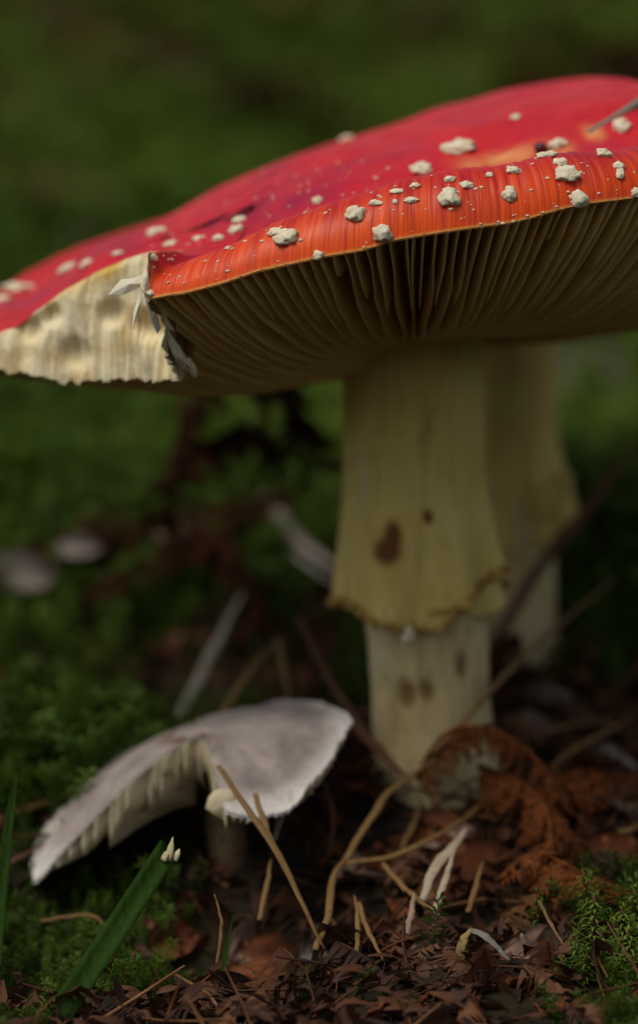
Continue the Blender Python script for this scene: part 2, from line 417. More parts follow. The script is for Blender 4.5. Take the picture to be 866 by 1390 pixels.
def zf(r, t): return min(zg(r, t)+gdep(r, t), ztop(r, t)-0.015)

# top skin: fine rings close to the margin
US = np.concatenate([[0, .01, .025, .05], np.linspace(.08, 1.6, 40)[0:], np.linspace(1.7, 6.3, 34)])
TS = np.concatenate([np.arange(0, 200, 1.0), np.arange(200, 236, 0.2), np.arange(236, 304, 0.2), np.arange(304, 360, 1.0)])
V, UV, WR = [], [], []
for t in TS:
    rb = r_b(t); c, s_ = math.cos(R(t)), math.sin(R(t)); br = wf(t); arc = 0.0; prev = None
    for k, u in enumerate(US):
        uu = min(u, rb*u/6.3 if u > 1.65 else u); r = max(0.0, rb-uu) if k < len(US)-1 else 0.0
        z = ztop(r, t)
        if not br and u < 1.3:                          # fine ribs that follow the gills underneath
            z += 0.004*math.sin(R(t)*240)*float(smooth(0, .12, u)*(1-smooth(.6, 1.3, u)))+0.012*n3(t*0.9, u*1.5, 9)*float(smooth(0, .1, u))
        x, y = CX+r*c, CY+r*s_; V.append((x, y, z))
        if prev: arc += math.dist(prev, V[-1])
        prev = V[-1]; UV.append((t, arc if not br else arc+1.2))
        WR.append((1-float(smooth(0, 0.06, uu)))*0.7 if br else 0)
cap_faces = grid_faces(len(TS), len(US), True)
cap_bvh = BVHTree.FromPolygons([Vector(v) for v in V], [tuple(int(i) for i in f) for f in cap_faces])
def cast(px, py):
    o = Vector((0, -CAMD, 0)); d = (PT(px, py, 0)-o).normalized(); return cap_bvh.ray_cast(o, d)[:2]
for (ax_, ay_, sx_, sy_, k_) in ((690, 213, .40, .09, .9), (752, 205, .20, .08, .8), (640, 223, .25, .07, .6), (803, 180, .10, .10, .9)):
    cp = cast(ax_, ay_)[0]
    if cp is None: continue
    for i, (x, y, z) in enumerate(V):
        e = ((x-cp.x)/sx_)**2+((y-cp.y)/sy_)**2
        if e < 6: WR[i] = max(WR[i], k_*math.exp(-e*(1+.8*n3(x*4, y*4, 2))))
capA = obj('cap', V, grid_faces(len(TS), len(US), True), M['skin'], rootA, uv=UV, attrs={'wear': WR})
capA['label'] = 'scarlet cap skin with orange striped margin'
# flesh under the skin (the ceiling the gills hang from)
RR = np.linspace(0, 1, 22); TS2 = np.concatenate([np.arange(0, 200, 3.0), np.arange(200, 304, 1.0), np.arange(304, 360, 3.0)])
V = []
for t in TS2:
    rb = r_b(t)
    if wf(t): rb -= .3
    for q in RR:
        r = rb*(1-q); V.append((CX+r*math.cos(R(t)), CY+r*math.sin(R(t)), zf(r, t)))
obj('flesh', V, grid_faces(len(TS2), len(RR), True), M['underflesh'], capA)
# torn face of the break
tf = np.linspace(F_LO, F_HI, 260); NV = 46; V, W = [], []
for i, t in enumerate(tf):
    rb = r_b(t); za = ztop(rb, t); ey = CY+rb*math.sin(R(t)); zb = (695-float(keyed(topx(CX+rb*math.cos(R(t)), ey), [-40, 0, 40, 80, 260, 300], [503, 498, 505, 517, 514, 500])))*(CAMD+ey)/K+.07*n3(t*.9, 3.3)+.05*n3(t*2.6, 8.3); zb = lerp(zg(rb, t), zb, float(smooth(0, 3, F_HI-t)))
    for j in range(NV):
        q = j/(NV-1); z = lerp(za, zb, q)
        a = t*0.9
        px_ = rb*R(t)*1.0
        off = 0.10*n3(px_*1.6, z*1.6, 3.3)+0.05*n3(px_*4, z*3, 7.7)
        rib = (abs(n3(px_*6.5, z*0.5, 1.9))-0.22)*0.42*float(smooth(.30, .62, q))+(abs(n3(px_*5.5, z*0.9, 6.9))-.2)*.14*float(1-smooth(.15, .4, q))
        pit = 0.0; stain = 0.0
        yel = float((1-smooth(0.02, 0.30, q)))*0.8*(0.75+1.1*n3(px_*2.2, z*2, 5.5))*float(smooth(3, 14, t-F_LO))
        e = min(1, j/3.0); wpx = float(smooth(40, 130, topx(CX+rb*math.cos(R(t)), ey))); rib *= .25+.75*wpx; off *= 1.5-.6*wpx
        r = rb+(0.06+off*.8+rib)*e
        V.append([CX+r*math.cos(R(t)), CY+r*math.sin(R(t)), z]); W.append(min(1, max(0, yel)))
# worm pits in the torn face, placed where they show
Vn = np.array(V)
for (ppx, ppy, pr, pd) in ((38, 446, 0.17, 0.13), (70, 428, 0.13, 0.10), (104, 480, 0.20, 0.10), (150, 425, .16, .12), (205, 440, .2, .2)):
    PX = 433+Vn[:, 0]*K/(CAMD+Vn[:, 1]); PY = 695-Vn[:, 2]*K/(CAMD+Vn[:, 1])
    k = np.exp(-(((PX-ppx)/(pr*100))**2+((PY-ppy)/(pr*100))**2)**1.5)
    Vn[:, 1] += pd*k; Vn[:, 0] += pd*0.4*k
    W = np.clip(np.array(W)+0.16*k, 0, 1)
tornA = obj('torn_face', Vn, grid_faces(len(tf), NV), M['flesh'], capA, attrs={'wear': W})
tornA['label'] = 'cream torn flesh where the cap has broken away'

def gill_mesh(pathrt, dep_f, thick=0.045, wob=0.03, seed=0):
    """a thin blade hanging along radial points (r, t)"""
    V = []
    for i, (r, t) in enumerate(pathrt):
        lo, hi = dep_f(r, t); w = wob*n3(r*0.9, seed*3.7); nx, ny = -math.sin(R(t)), math.cos(R(t))
        cx, cy = CX+r*math.cos(R(t)), CY+r*math.sin(R(t)); w2 = wob*2.2*n3(r*1.1, seed*5.1, 2)
        lo += 0.02*n3(r*5, seed*1.3)
        md = lerp(hi, lo, 0.6)
        for (z, th, ww) in ((hi, thick, 0), (md, thick*.8, w), (lo, thick*0.28, w+w2)):
            V.append((cx+nx*(ww+th/2), cy+ny*(ww+th/2), z)); V.append((cx+nx*(ww-th/2), cy+ny*(ww-th/2), z))
    F = []; n = len(pathrt)
    for i in range(n-1):
        a, b = i*6, (i+1)*6
        F += [(a, b, b+2, a+2), (a+2, b+2, b+4, a+4), (a+4, b+4, b+5, a+5), (a+5, b+5, b+3, a+3), (a+3, b+3, b+1, a+1)]
    F += [(0, 2, 3, 1), (2, 4, 5, 3)]; e = (n-1)*6; F += [(e, e+1, e+3, e+2), (e+2, e+3, e+5, e+4)]
    return V, F
NG = 236
for k in range(NG):
    t = 360.0*k/NG+random.uniform(-0.35, 0.35); rb = r_b(t)
    if wf(t): rb -= 0.30
    Rr = R_int(t); end = RS-0.05
    full = (k % 2 == 0)
    if not full: end = RS+(Rr-RS)*random.choice((0.2, .35, .5, .62, .75))
    rr = [rb-(rb-end)*q for q in (0, .012, .04, .08, .14, .22, .32, .43, .55, .68, .82, .93, 1)]
    def dep(r, tt, full=full, end=end, rb=rb):
        lo, hi = zg(r, tt), zf(r, tt)+0.03
        if not full: lo = lerp(hi, lo, min(1, 0.05+(r-end)/0.8*1.0) if r-end < 0.8 else 1)
        return min(lo, hi-0.005), hi
    Vg, Fg = gill_mesh([(r, t) for r in rr], dep, random.uniform(.035, .055), 0.03, k)
    obj('gill', Vg, Fg, M['gill'], capA)

# slivers of torn gill at the corner of the break
def sliver(pts, w, mat=None, name='torn_sliver', par=capA):
    P = catmull([PT(*p) for p in pts], 7); r = [w*S*100*(1-abs(i/6-0.35)**1.3)*0.5+0.008 for i in range(7)]
    v, f = tube(P, r, 6, 0.35); return obj(name, v, f, mat or M['gill_white'], par)
def plate(poly, thick, mat, name='torn_sliver'):
    A = [PT(*p) for p in poly]; n = len(A); c = sum(A, Vector())/n; N_ = Vector((.2, -1, .1)); V = [a+N_*thick*.3 for a in A]+[a-N_*thick for a in A]+[c+N_*thick*1.6]
    F = [(i, (i+1) % n, 2*n) for i in range(n)]+[(i, i+n, (i+1) % n+n, (i+1) % n) for i in range(n)]+[tuple(range(2*n-1, n-1, -1))]
    return obj(name, V, F, mat, capA, smoothed=False)
plate([(196, 372, -4.2), (200, 384, -4.25), (186, 392, -4.3), (166, 400, -4.4), (147, 401, -4.45), (156, 389, -4.4), (165, 379, -4.35), (180, 378, -4.3)], .035, M['shard'])
plate([(191, 396, -4.4), (196, 403, -4.4), (186, 428, -4.42), (180, 444, -4.42), (182, 422, -4.42)], .025, M['shard'])
plate([(198, 405, -4.35), (207, 404, -4.3), (214, 428, -4.2), (219, 446, -4.1), (214, 453, -4.1), (205, 432, -4.25)], .03, M['shard'])
plate([(212, 408, -4.25), (220, 408, -4.2), (230, 436, -4.0), (238, 450, -3.9), (226, 446, -4.0)], .03, M['shard'])
for k in range(12):
    a = k/11; x0 = 226+a*34+random.uniform(-5, 5)
    sliver([(x0-6, 446+a*40, -4.0+a*.3), (x0+2, 462+a*36, -3.95+a*.3), (x0+8+random.uniform(-6, 8), 486+a*26, -3.9+a*.3)], random.uniform(.04, .08), M['flesh'])
sliver([(205, 402, -4.45), (196, 392, -4.5), (198, 372, -4.5)], 0.09, M['flesh'])

# warts
def lump_mesh(center, nrm, sx, sy, sz, seed, sub=3, rough=0.45):
    import bmesh
    bm = bmesh.new(); bmesh.ops.create_icosphere(bm, subdivisions=sub, radius=1.0)
    nrm = Vector(nrm).normalized(); tx = Vector((1, 0, 0)); tx = (tx-nrm*tx.dot(nrm)).normalized(); ty = nrm.cross(tx)
    V = []
    for v in bm.verts:
        p = v.co.copy(); d = 1+rough*noise.noise(p*1.7+Vector((seed, 0, 0)))+rough*0.6*noise.noise(p*4.1+Vector((0, seed, 0)))
        p *= d; V.append(Vector(center)+tx*p.x*sx+ty*p.y*sy+nrm*(p.z*sz+sz*0.35))
    F = [tuple(q.index for q in f.verts) for f in bm.faces]; bm.free(); return V, F
def cast(px, py):
    o = Vector((0, -CAMD, 0)); d = (PT(px, py, 0)-o).normalized(); return cap_bvh.ray_cast(o, d)[:2]
WARTS = [(390, 323, 34, 20), (374, 316, 20, 12), (482, 291, 26, 20), (519, 317, 24, 20), (432, 347, 14, 11), (321, 312, 20, 12), (297, 324, 16, 10),
 (609, 270, 28, 22), (610, 244, 15, 10), (633, 252, 18, 11), (563, 253, 13, 9), (538, 260, 18, 8), (558, 272, 18, 8), (509, 276, 18, 8), (536, 274, 7, 6),
 (664, 238, 10, 8), (697, 232, 22, 12), (691, 265, 20, 14), (692, 256, 13, 6), (769, 238, 32, 22), (760, 221, 19, 14), (819, 210, 22, 16), (839, 226, 16, 12), (841, 236, 12, 16),
 (785, 271, 24, 18), (862, 262, 11, 12), (742, 211, 28, 11), (623, 203, 46, 24), (572, 232, 28, 20), (843, 173, 24, 22), (325, 300, 20, 14), (431, 273, 14, 12),
 (232, 332, 20, 10), (270, 324, 16, 8), (92, 366, 30, 14), (118, 359, 20, 12), (25, 392, 40, 16), (212, 316, 30, 14), (4, 408, 26, 14), (757, 196, 24, 14),
 (160, 345, 18, 8), (700, 160, 16, 10), (208, 350, 16, 9), (310, 337, 10, 6), (204, 399, 12, 8), (470, 190, 20, 12)]
for k, (px, py, w, h) in enumerate(WARTS):
    p, nrm = cast(px, py)
    if p is None: p, nrm = cast(px, py+8)
    if p is None: continue
    f = (CAMD+p.y)/K; nrm = (nrm+Vector((0, -0.3, 0.3))).normalized()
    v, fc = lump_mesh(p, nrm, w*f*0.5, h*f*0.62, min(w, h)*f*0.34, k*2.3, 3)
    obj('wart', v, fc, M['wart'], capA)
# specks of veil scattered on the skin
V, F = [], []
for k in range(420):
    px, py = random.uniform(200, 866), random.uniform(215, 400)
    p, nrm = cast(px, py)
    if p is None or random.random() < 0.3: continue
    w = random.choice((.008, .011, .015, .02)); b = len(V)
    v, fc = lump_mesh(p, nrm, w*random.uniform(1, 2), w, w*.5, k*1.1, 1); V += v; F += [tuple(i+b for i in f) for f in fc]
o = obj('veil_specks', V, F, M['wart'], capA); o['kind'] = 'stuff'
# ragged skin flap of the crack behind the lip
p, nrm = cast(726, 200)

# stem
def stem_mesh(prof, nth=120, seed=0, nz=140, pits=()):
    zs = np.linspace(prof[0][0], prof[-1][0], nz); P = sorted(prof); V, W = [], []
    for z in zs:
        cx = float(keyed(z, [p[0] for p in P], [p[1] for p in P])); cy = float(keyed(z, [p[0] for p in P], [p[2] for p in P])); r0 = float(keyed(z, [p[0] for p in P], [p[3] for p in P]))
        for k in range(nth):
            a = 2*math.pi*k/nth; x, y = math.cos(a), math.sin(a)
            r = r0*(1+0.035*n3(x*1.3+seed, y*1.3, z*0.5)+0.03*n3(x*5+seed, y*5, z*0.9)+0.02*n3(x*9, y*9+seed, z*2.2)); w = 0
            for (pa, pz, ra, rz, dp) in pits:
                q = (((a-R(pa)+math.pi) % (2*math.pi)-math.pi)*r0/ra)**2+((z-pz)/rz)**2; e = math.exp(-q**2*1.2+0.0); r -= dp*e; w = max(w, e*0.85)
            V.append((cx+r*x, cy+r*y, z)); W.append(w)
    return V, grid_faces(nz, nth).tolist()+[((i+1)*nth-1, (i+2)*nth-1, (i+1)*nth, i*nth) for i in range(nz-1)], W
def pz(py, d=-0.9): return (695-py)*(CAMD+d)/K
prof = [(3.2, 1.29, 0, 1.05), (2.2, 1.29, 0, .94), (1.0, 1.29, 0, .92), (0, 1.30, 0, .93), (-1.0, 1.42, 0, .88), (-1.6, 1.47, 0, .83), (-2.4, 1.52, .05, .80), (-3.0, 1.56, .1, .82), (-3.5, 1.6, .15, .90), (-4.0, 1.65, .2, .96), (-4.6, 1.65, .25, .75)]
V, F, W = stem_mesh(prof, pits=[(243, pz(945), .16, .22, .07), (264, pz(940), .12, .16, .05), (300, pz(905), .10, .2, .05)])
stemA = obj('stem', V, F, M['stem'], rootA, attrs={'wear': W})
# skirt hanging from the stem
SK_LEN = [(0, -.95), (45, -1.1), (120, -1.2), (165, -1.25), (185, -1.18), (200, -1.12), (215, -1.28), (230, -1.45), (250, -1.52), (268, -1.58), (284, -1.55), (290, -1.30), (305, -1.15), (322, -1.0), (335, -.75), (350, -.8), (360, -.95)]
def skirt_mesh(cx0, cy0, r_top, r_low, ztop_, lens, nth=220, nz=60, seed=0, pits=(), thick=0.05, xdrift=0.08, flare=.6):
    V, W = [], []
    for side in (0, 1):
        for k in range(nth):
            deg = 360*k/nth; a = R(deg); zl = float(keyed(deg, *zip(*lens)))+0.05*n3(deg*0.35, seed+3)+0.025*n3(deg*1.3, seed+9)
            for j in range(nz):
                qz = j/(nz-1); z = lerp(ztop_, zl, qz); q = float(np.clip((flare-z)/(flare-zl), 0, 1)); fold = 0.11*q*math.sin(a*9+1.7*math.sin(a*2+seed))+0.08*q*n3(math.cos(a)*2.2+seed, math.sin(a)*2.2, z*.8)
                r = lerp(r_top, r_low, q**1.6)+fold-(thick if side else 0)*(1-0.3*q)+0.012*n3(math.cos(a)*6, math.sin(a)*6, z*4)
                w = 0
                for (pa, pzz, ra, rz, dp) in pits:
                    e = math.exp(-((((deg-pa+180) % 360-180)*math.pi/180*r/ra)**2+((z-pzz)/rz)**2+0.35*n3(deg*.12, z*3, 4))**2); r -= dp*e; w = max(w, min(1, e*1.1))
                w = max(w, 0.65*float(smooth(0.93, 1.0, q))*(0.6+0.6*n3(deg*.5, 3)))
                V.append((cx0+xdrift*q+r*math.cos(a), cy0+r*math.sin(a), z)); W.append(max(0, w))
    f1 = grid_faces(nth, nz, True); f2 = f1[:, ::-1]+nth*nz
    hem = [(k*nz+nz-1, nth*nz+k*nz+nz-1, nth*nz+((k+1) % nth)*nz+nz-1, ((k+1) % nth)*nz+nz-1) for k in range(nth)]
    return V, np.vstack([f1, f2, np.array(hem)]), W
V, F, W = skirt_mesh(1.29, 0, .965, 1.10, 2.35, SK_LEN, nz=100, pits=[(246, pz(748), .22, .20, .032), (250, pz(730), .13, .22, .03), (278, pz(702), .075, .095, .022)])
skirtA = obj('skirt', V, F, M['skirt'], stemA, attrs={'wear': W})
hem_pts = [V[k*100+99] for k in range(220)]
lens2 = [(d, -1.35-0.1*math.sin(d*.2)) for d in range(0, 361, 20)]
V, F, W = skirt_mesh(1.36, 0.02, .93, 1.02, -0.3, lens2, seed=5, xdrift=0.09, flare=-.3)
obj('skirt_inner_fold', V, F, M['skirt'], stemA, attrs={'wear': W})
V, F = [], []
for k in range(240):
    q = hem_pts[random.randrange(220)]; w = random.uniform(.025, .07); b = len(V)
    v, fc = lump_mesh(Vector(q)+Vector((random.uniform(-.03, .03), -0.01, random.uniform(-.06, .03))), (0, -1, 0.2), w, w*.8, w*.8, k, 1); V += v; F += [tuple(i+b for i in f) for f in fc]
o = obj('hem_crumbs', V, F, M['crumb'], stemA); o['kind'] = 'stuff'
v, f = lump_mesh(PT(553, 862, -1.05), (0, -1, 0), .09, .12, .06, 3.3, 3); obj('veil_remnant', v, f, M['wart'], stemA)

# ------------------------------------------------------------------ the second fly agaric, behind
bx, by = (692-433)*(CAMD+5)/K, 5.0
rootB = empty('fly_agaric', (bx, by, ground(bx, by)))
tag(rootB, 'second fly agaric tucked behind the big one, yellowish skirt on its stem', 'mushroom')
def pzb(py): return (695-py)*(CAMD+4.3)/K
tbx, tby = bx-.05, 6.4
profB = [(3.3, tbx, tby, .70), (2.4, tbx, 6.0, .72), (.8, bx-.02, 5.4, .74), (-.8, bx, 5.0, .66), (-2.2, bx+.03, 4.9, .70), (-3.0, bx+.05, 4.9, .72)]
V, F, W = stem_mesh(profB, seed=4, nth=60, nz=70); stemB = obj('stem', V, F, M['stem'], rootB, attrs={'wear': W})
SKB = [(0, -.15), (60, -.3), (180, -.6), (230, -.65), (270, -.6), (310, -.45), (335, -.2), (360, -.15)]
V, F, W = skirt_mesh(bx-.02, 5.35, .76, .95, 2.6, SKB, seed=8, nth=120, nz=60, flare=1.1); obj('skirt', V, F, M['skirt'], stemB, attrs={'wear': W})
# lifted tatter on the right of its skirt
def flap(points, wid, mat, name, par, thick=0.03):
    P = catmull([PT(*p) for p in points], 10); v, f = tube(P, [wid*(0.35+0.65*math.sin(math.pi*min(1, .15+i/11))) for i in range(10)], 8, 0.3); return obj(name, v, f, mat, par)
flap([(735, 700, 4.4), (752, 668, 4.3), (772, 640, 4.3)], 0.28, M['skirt'], 'skirt_tatter', stemB)
V, UVb = [], []; NT = 72; NR = 22
for k in range(NT):
    t = 360*k/NT; rr = 2.55*(1+.05*n3(math.cos(R(t)), math.sin(R(t)), 7))
    for j in range(NR):
        q = j/(NR-1); r = rr*(1-q); z = 3.35+1.25*math.sqrt(max(0, 1-(r/rr)**2.2))-0.0; y = 7.0+r*math.sin(R(t)); x = tbx+.1+r*math.cos(R(t))
        V.append((x, y, z+0.10*(x-bx)-0.04*(y-7))); UVb.append((t, rr*q))
capB = obj('cap', V, grid_faces(NT, NR, True), M['skin'], rootB, uv=UVb, attrs={'wear': [0]*len(V)})
V2 = [(x, y, 3.35+0.10*(x-bx)-0.04*(y-7)-(0.35*math.sin(math.pi*min(1, (1-math.hypot(x-tbx-.1, y-7)/2.6)*1.0)))) for (x, y, z) in V]
obj('flesh', V2, grid_faces(NT, NR, True)[:, ::-1], M['gill'], capB)
for k in range(14):
    i = random.randrange(NT)*NR+random.randrange(4, NR-1); v, f = lump_mesh(V[i], (0, 0, 1), .13, .12, .07, k*3.1, 2); obj('wart', v, f, M['wart'], capB)

# ------------------------------------------------------------------ the small grey mushroom
q = MT('grey_lilac_cap'); v_ = q.coords(); f_ = q.noise(v_, 1.3, 5); g_ = q.noise(v_, 6, 5, .7)
uvn = q.n('ShaderNodeUVMap'); uvn.uv_map = 'UVMap'; sp = q.n('ShaderNodeSeparateXYZ'); q.l(uvn.outputs[0], sp.inputs[0])
c = q.ramp(f_, [(0.3, (0.15, 0.12, 0.12)), (0.5, (0.29, 0.24, 0.22)), (0.7, (0.42, 0.35, 0.31))])
c = q.mix(q.rng(sp.outputs[1], 0.0, 0.42, 0.85, 0.0), c, (0.72, 0.68, 0.64))
c = q.mix(q.attr('wear'), c, (0.12, 0.055, 0.03))
c = q.mix(q.rng(g_, .5, .7, 0, .4), c, (0.20, 0.14, 0.12))
q.set(c, 0.55, 0.3, 0.1, (1, .8, .7), .1); q.bump(g_, 0.6, 0.05); M['grey_skin'] = q.m
AX, AY = PT(282, 985, -1.5).x, -1.5; AZ = PT(282, 985, -1.5).z
gz = ground(AX, AY)
rootC = empty('broken_mushroom', (AX, AY, gz)); tag(rootC, 'small broken mushroom with drooping pale grey lilac cap, low in the moss', 'mushroom')
CR = [(0, 1.88), (40, 1.75), (90, 1.75), (135, 2.0), (170, 2.35), (175, 2.3), (188, 2.32), (198, 2.3), (205, 2.0), (212, 1.62), (222, 1.05), (235, .62), (247, .45), (256, .42), (268, .46), (274, .80), (279, 1.75), (290, 1.9), (305, 1.9), (320, 1.75), (345, 1.8), (360, 1.88)]
CD = [(0, -.08), (30, -.30), (60, -.32), (90, -.05), (135, .75), (180, 1.92), (200, 1.92), (220, 1.60), (240, 1.25), (262, 1.15), (285, 1.10), (305, .98), (325, .66), (345, .20), (360, -.08)]
CI = [(0, 1.9), (180, 2.4), (220, 2.1), (240, 1.9), (270, 1.9), (300, 1.9), (360, 1.9)]
def cr(t): return float(keyed(t % 360, *zip(*CR)))*(1+.03*n3(t*.13, 8))+.035*n3(t*.5, 2)
def cz(r, t):
    t %= 360; rn = r/float(keyed(t, *zip(*CI))); x, y = AX+r*math.cos(R(t)), AY+r*math.sin(R(t))
    return AZ-float(keyed(t, *zip(*CD)))*rn**1.65+0.03*n3(x*1.5, y*1.5, 2)+0.04*rn*n3(t*.08, 3)
NT, NR = 400, 30; V, UVc, WC = [], [], []
for k in range(NT):
    t = 360*k/NT; rb = cr(t); ri = float(keyed(t, *zip(*CI)))
    for j in range(NR):
        qq = j/(NR-1); r = rb*(1-qq); V.append((AX+r*math.cos(R(t)), AY+r*math.sin(R(t)), cz(r, t))); UVc.append((t, max(0, ri*0.98-r)))
        x, y = V[-1][0]-AX, V[-1][1]-AY; X_, Y_, Z_ = V[-1]; ppx, ppy = 433+X_*K/(CAMD+Y_), 695-Z_*K/(CAMD+Y_); w = math.exp(-((ppx-250)/34)**2-((ppy-1001)/11)**2)*float(smooth(-.25, .15, n3(x*4, y*5, 4.4)+.1)) if y < .25 else 0; WC.append(min(1, w*1.3))
Vtop = V; f1 = grid_faces(NT, NR, True)
thickC = lambda qq: 0.03+0.16*qq**0.7
Vb = []
for k in range(NT):
    for j in range(NR):
        x, y, z = Vtop[k*NR+j]; Vb.append((x, y, z-thickC(j/(NR-1))))
hem = [(k*NR, ((k+1) % NT)*NR, NT*NR+((k+1) % NT)*NR, NT*NR+k*NR) for k in range(NT)]
capC = obj('cap', Vtop+Vb, np.vstack([f1, f1[:, ::-1]+NT*NR, np.array(hem)]), M['grey_skin'], rootC, uv=UVc+[(0, 0)]*len(Vb), attrs={'wear': WC+[0]*len(Vb)})
CXs, CYs = CX, CY; CX, CY = AX, AY
for k in range(130):
    t = 360*k/130+random.uniform(-.6, .6); rb = cr(t)-0.03; rj = float(keyed(t, *zip(*CI)))
    brk = 212 < t < 282; end = 0.22 if k % 2 == 0 or brk else rb*random.uniform(.3, .6)
    if brk: rb = min(rb, cr(t)-0.02)+random.uniform(-.12, .08)
    hang = random.choice((.35, .5, .6, .8, 1.0))*random.uniform(.85, 1.1) if brk else 0.34
    def dep(r, tt, rb=rb, rj=rj, hang=hang, brk=brk):
        qq = 1-r/max(rb, .3); hi = cz(r, tt)-0.02; d = hang*float(smooth(0, .25, (rj-r)/rj))
        if brk: d = hang*(0.55+0.45*qq)
        return hi-0.06-d, hi
    if rb <= end+.1: continue
    Vg, Fg = gill_mesh([(rb-(rb-end)*qq, t) for qq in (0, .05, .15, .3, .5, .75, 1)], dep, .045, .03, k+700)
    obj('gill', Vg, Fg, M['gill_white'], capC)
CX, CY = CXs, CYs
v, f = lump_mesh(PT(303, 1090, -3.0), (0.1, -1, 0.1), .21, .19, .10, 5.5, 3, .2); obj('hanging_lobe', v, f, M['gill_white'], capC)
P = catmull([(AX+.1, AY+.1, AZ-.2), (AX+.2, AY+.3, (AZ+gz)/2), (AX+.3, AY+.45, gz-.4)], 14); v, f = tube(P, [.25+.03*math.sin(i) for i in range(14)], 24); obj('stem', v, f, mottled('shade_brown_stem', (.10, .06, .03), (.26, .18, .10), 2), rootC)  # shade under the cap is put into this dark brown stem colour

# ------------------------------------------------------------------ straws, stalks and blades (each traced from its own place)
def lay(px, py, lift):                                   # a point lift cm nearer than the ground seen at that spot
    g = on_ground(px, py); return (px, py, g.y-lift)
def straw(name, label, cat, pts, wpx, mat, flat=0.55, group=None, taper=(0.8, 1.0, 0.35), n=22, kink=0.02):
    P3 = [PT(*p) for p in pts]; P = catmull(P3, n); dm = sum(p[1] for p in pts)/len(pts); r = wpx*0.5*(CAMD+sum(p[2] for p in pts)/len(pts))/K
    s = random.random()*50
    P += np.array([[kink*n3(i*.4, s), kink*n3(i*.4, s+9), kink*n3(i*.4, s+20)] for i in range(n)])
    rad = [r*.86*float(keyed(i/(n-1), [0, .5, 1], taper))*(1+.10*n3(i*.35, s+30)) for i in range(n)]
    v, f = tube(P, rad, 10, flat, 0.5); lo = P[np.argmin(P[:, 2])]
    o = obj(name, v, f, mat, origin=tuple(lo), uv=TUBE_UV); return tag(o, label, cat, group)
SP = M['straw_pale']; ST = M['straw']; SG = M['straw_grey']; SR = M['straw_red']
straw('straw', 'long tan straw leaning from the ground up against the grey broken mushroom cap', 'straw', [(296, 1040, -3.45), (330, 1090, -3.7), (375, 1155, -4.0), (410, 1225, -4.3), (440, 1290, -4.5)], 12, ST)
straw('straw', 'short tan straw meeting the long straw under the grey mushroom margin', 'straw', [(346, 1078, -3.3), (358, 1115, -3.6), (378, 1158, -4.0)], 11, ST)
straw('straw', 'olive tan forked stalk rising from the litter beside the long leaning straw', 'straw', [(428, 1290, -4.5), (446, 1240, -4.0), (452, 1192, -3.2), (472, 1160, -2.6)], 13, ST)
straw('straw', 'tan straw slanting up to the foot of the big mushroom stem', 'straw', [(470, 1168, -2.7), (500, 1115, -2.2), (535, 1070, -1.7), (592, 1028, -1.3)], 13, ST)
straw('straw', 'slender straw crossing in front of the big stem towards the dark branch', 'straw', [(585, 1022, -1.25), (640, 968, -1.1), (700, 900, 0.2), (770, 838, 2.0), (835, 785, 3.4)], 11, ST)
straw('straw', 'curved tan straw lying below the big mushroom stem on rusty litter', 'straw', [(470, 1172, -2.8), (540, 1160, -2.6), (600, 1130, -2.2), (655, 1093, -1.4)], 12, ST)
straw('dead_grass_blade', 'bleached whitish grass blade standing in the rusty litter', 'grass blade', [(572, 1222, -3.6), (590, 1180, -3.3), (612, 1152, -3.0), (632, 1126, -2.6)], 22, SP, .25, taper=(.5, 1, .3))
straw('dead_grass_blade', 'narrow pale blade crossing the bleached whitish grass blade', 'grass blade', [(588, 1240, -3.9), (604, 1195, -3.6), (616, 1155, -3.2)], 12, SP, .3)
straw('straw', 'tan straw sloping down to the base of the whitish blade', 'straw', [(520, 1172, -2.9), (556, 1212, -3.5), (598, 1243, -4.0)], 11, ST)
straw('straw', 'pinkish short stalk upright below the whitish blade', 'straw', [(552, 1268, -4.2), (558, 1240, -4.0), (562, 1212, -3.7)], 11, M['leaf_pink'])
straw('straw', 'stubby tan straw piece lying flat in the front litter', 'straw', [lay(535, 1278, .4), lay(570, 1270, .5), lay(606, 1268, .4)], 14, ST)
straw('straw', 'short tan stub standing behind the curved straw', 'straw', [(545, 1152, -1.9), (560, 1120, -1.5), (571, 1092, -1.0)], 10, ST)
straw('straw', 'thin tan straw standing on the rusty leaf beside pale blade', 'straw', [(634, 1238, -3.6), (645, 1205, -3.2), (655, 1170, -2.8)], 10, ST)
straw('dead_grass_blade', 'mottled yellow dead blade stub standing upright at the front', 'grass blade', [(622, 1312, -5.0), (627, 1280, -4.95), (639, 1261, -4.9)], 17, mottled('speckled_blade', (0.05, 0.035, 0.01), (0.36, 0.26, 0.08), 8, rough=.6), .4)
straw('dead_grass_blade', 'grey folded blade bending down from the mottled yellow stub', 'grass blade', [(637, 1262, -4.9), (660, 1272, -5.0), (692, 1304, -5.1)], 15, SG, .3)
straw('straw', 'straight straw reaching over the litter from the curled rust fern', 'straw', [lay(690, 1008, .8), lay(740, 992, .9), lay(800, 980, .8), lay(862, 972, .5)], 11, ST)
straw('straw', 'tan straw rising from litter behind the curled rust fern', 'straw', [lay(742, 1048, .6), lay(790, 1010, .9), lay(858, 975, .8)], 12, ST)
straw('dead_grass_blade', 'broad grey bleached blade sloping across the two tan straws', 'grass blade', [lay(770, 985, .35), lay(825, 1018, .4), lay(885, 1060, .4)], 26, SG, .2)
straw('dead_grass_blade', 'broad grey blade half buried below the other grey blade', 'grass blade', [lay(795, 1068, .3), lay(830, 1085, .4), lay(885, 1120, .4)], 28, SG, .2)
straw('straw', 'orange tan straw poking out of litter under the grey blades', 'straw', [lay(818, 1146, .4), lay(850, 1128, .5), lay(890, 1108, .4)], 14, ST)
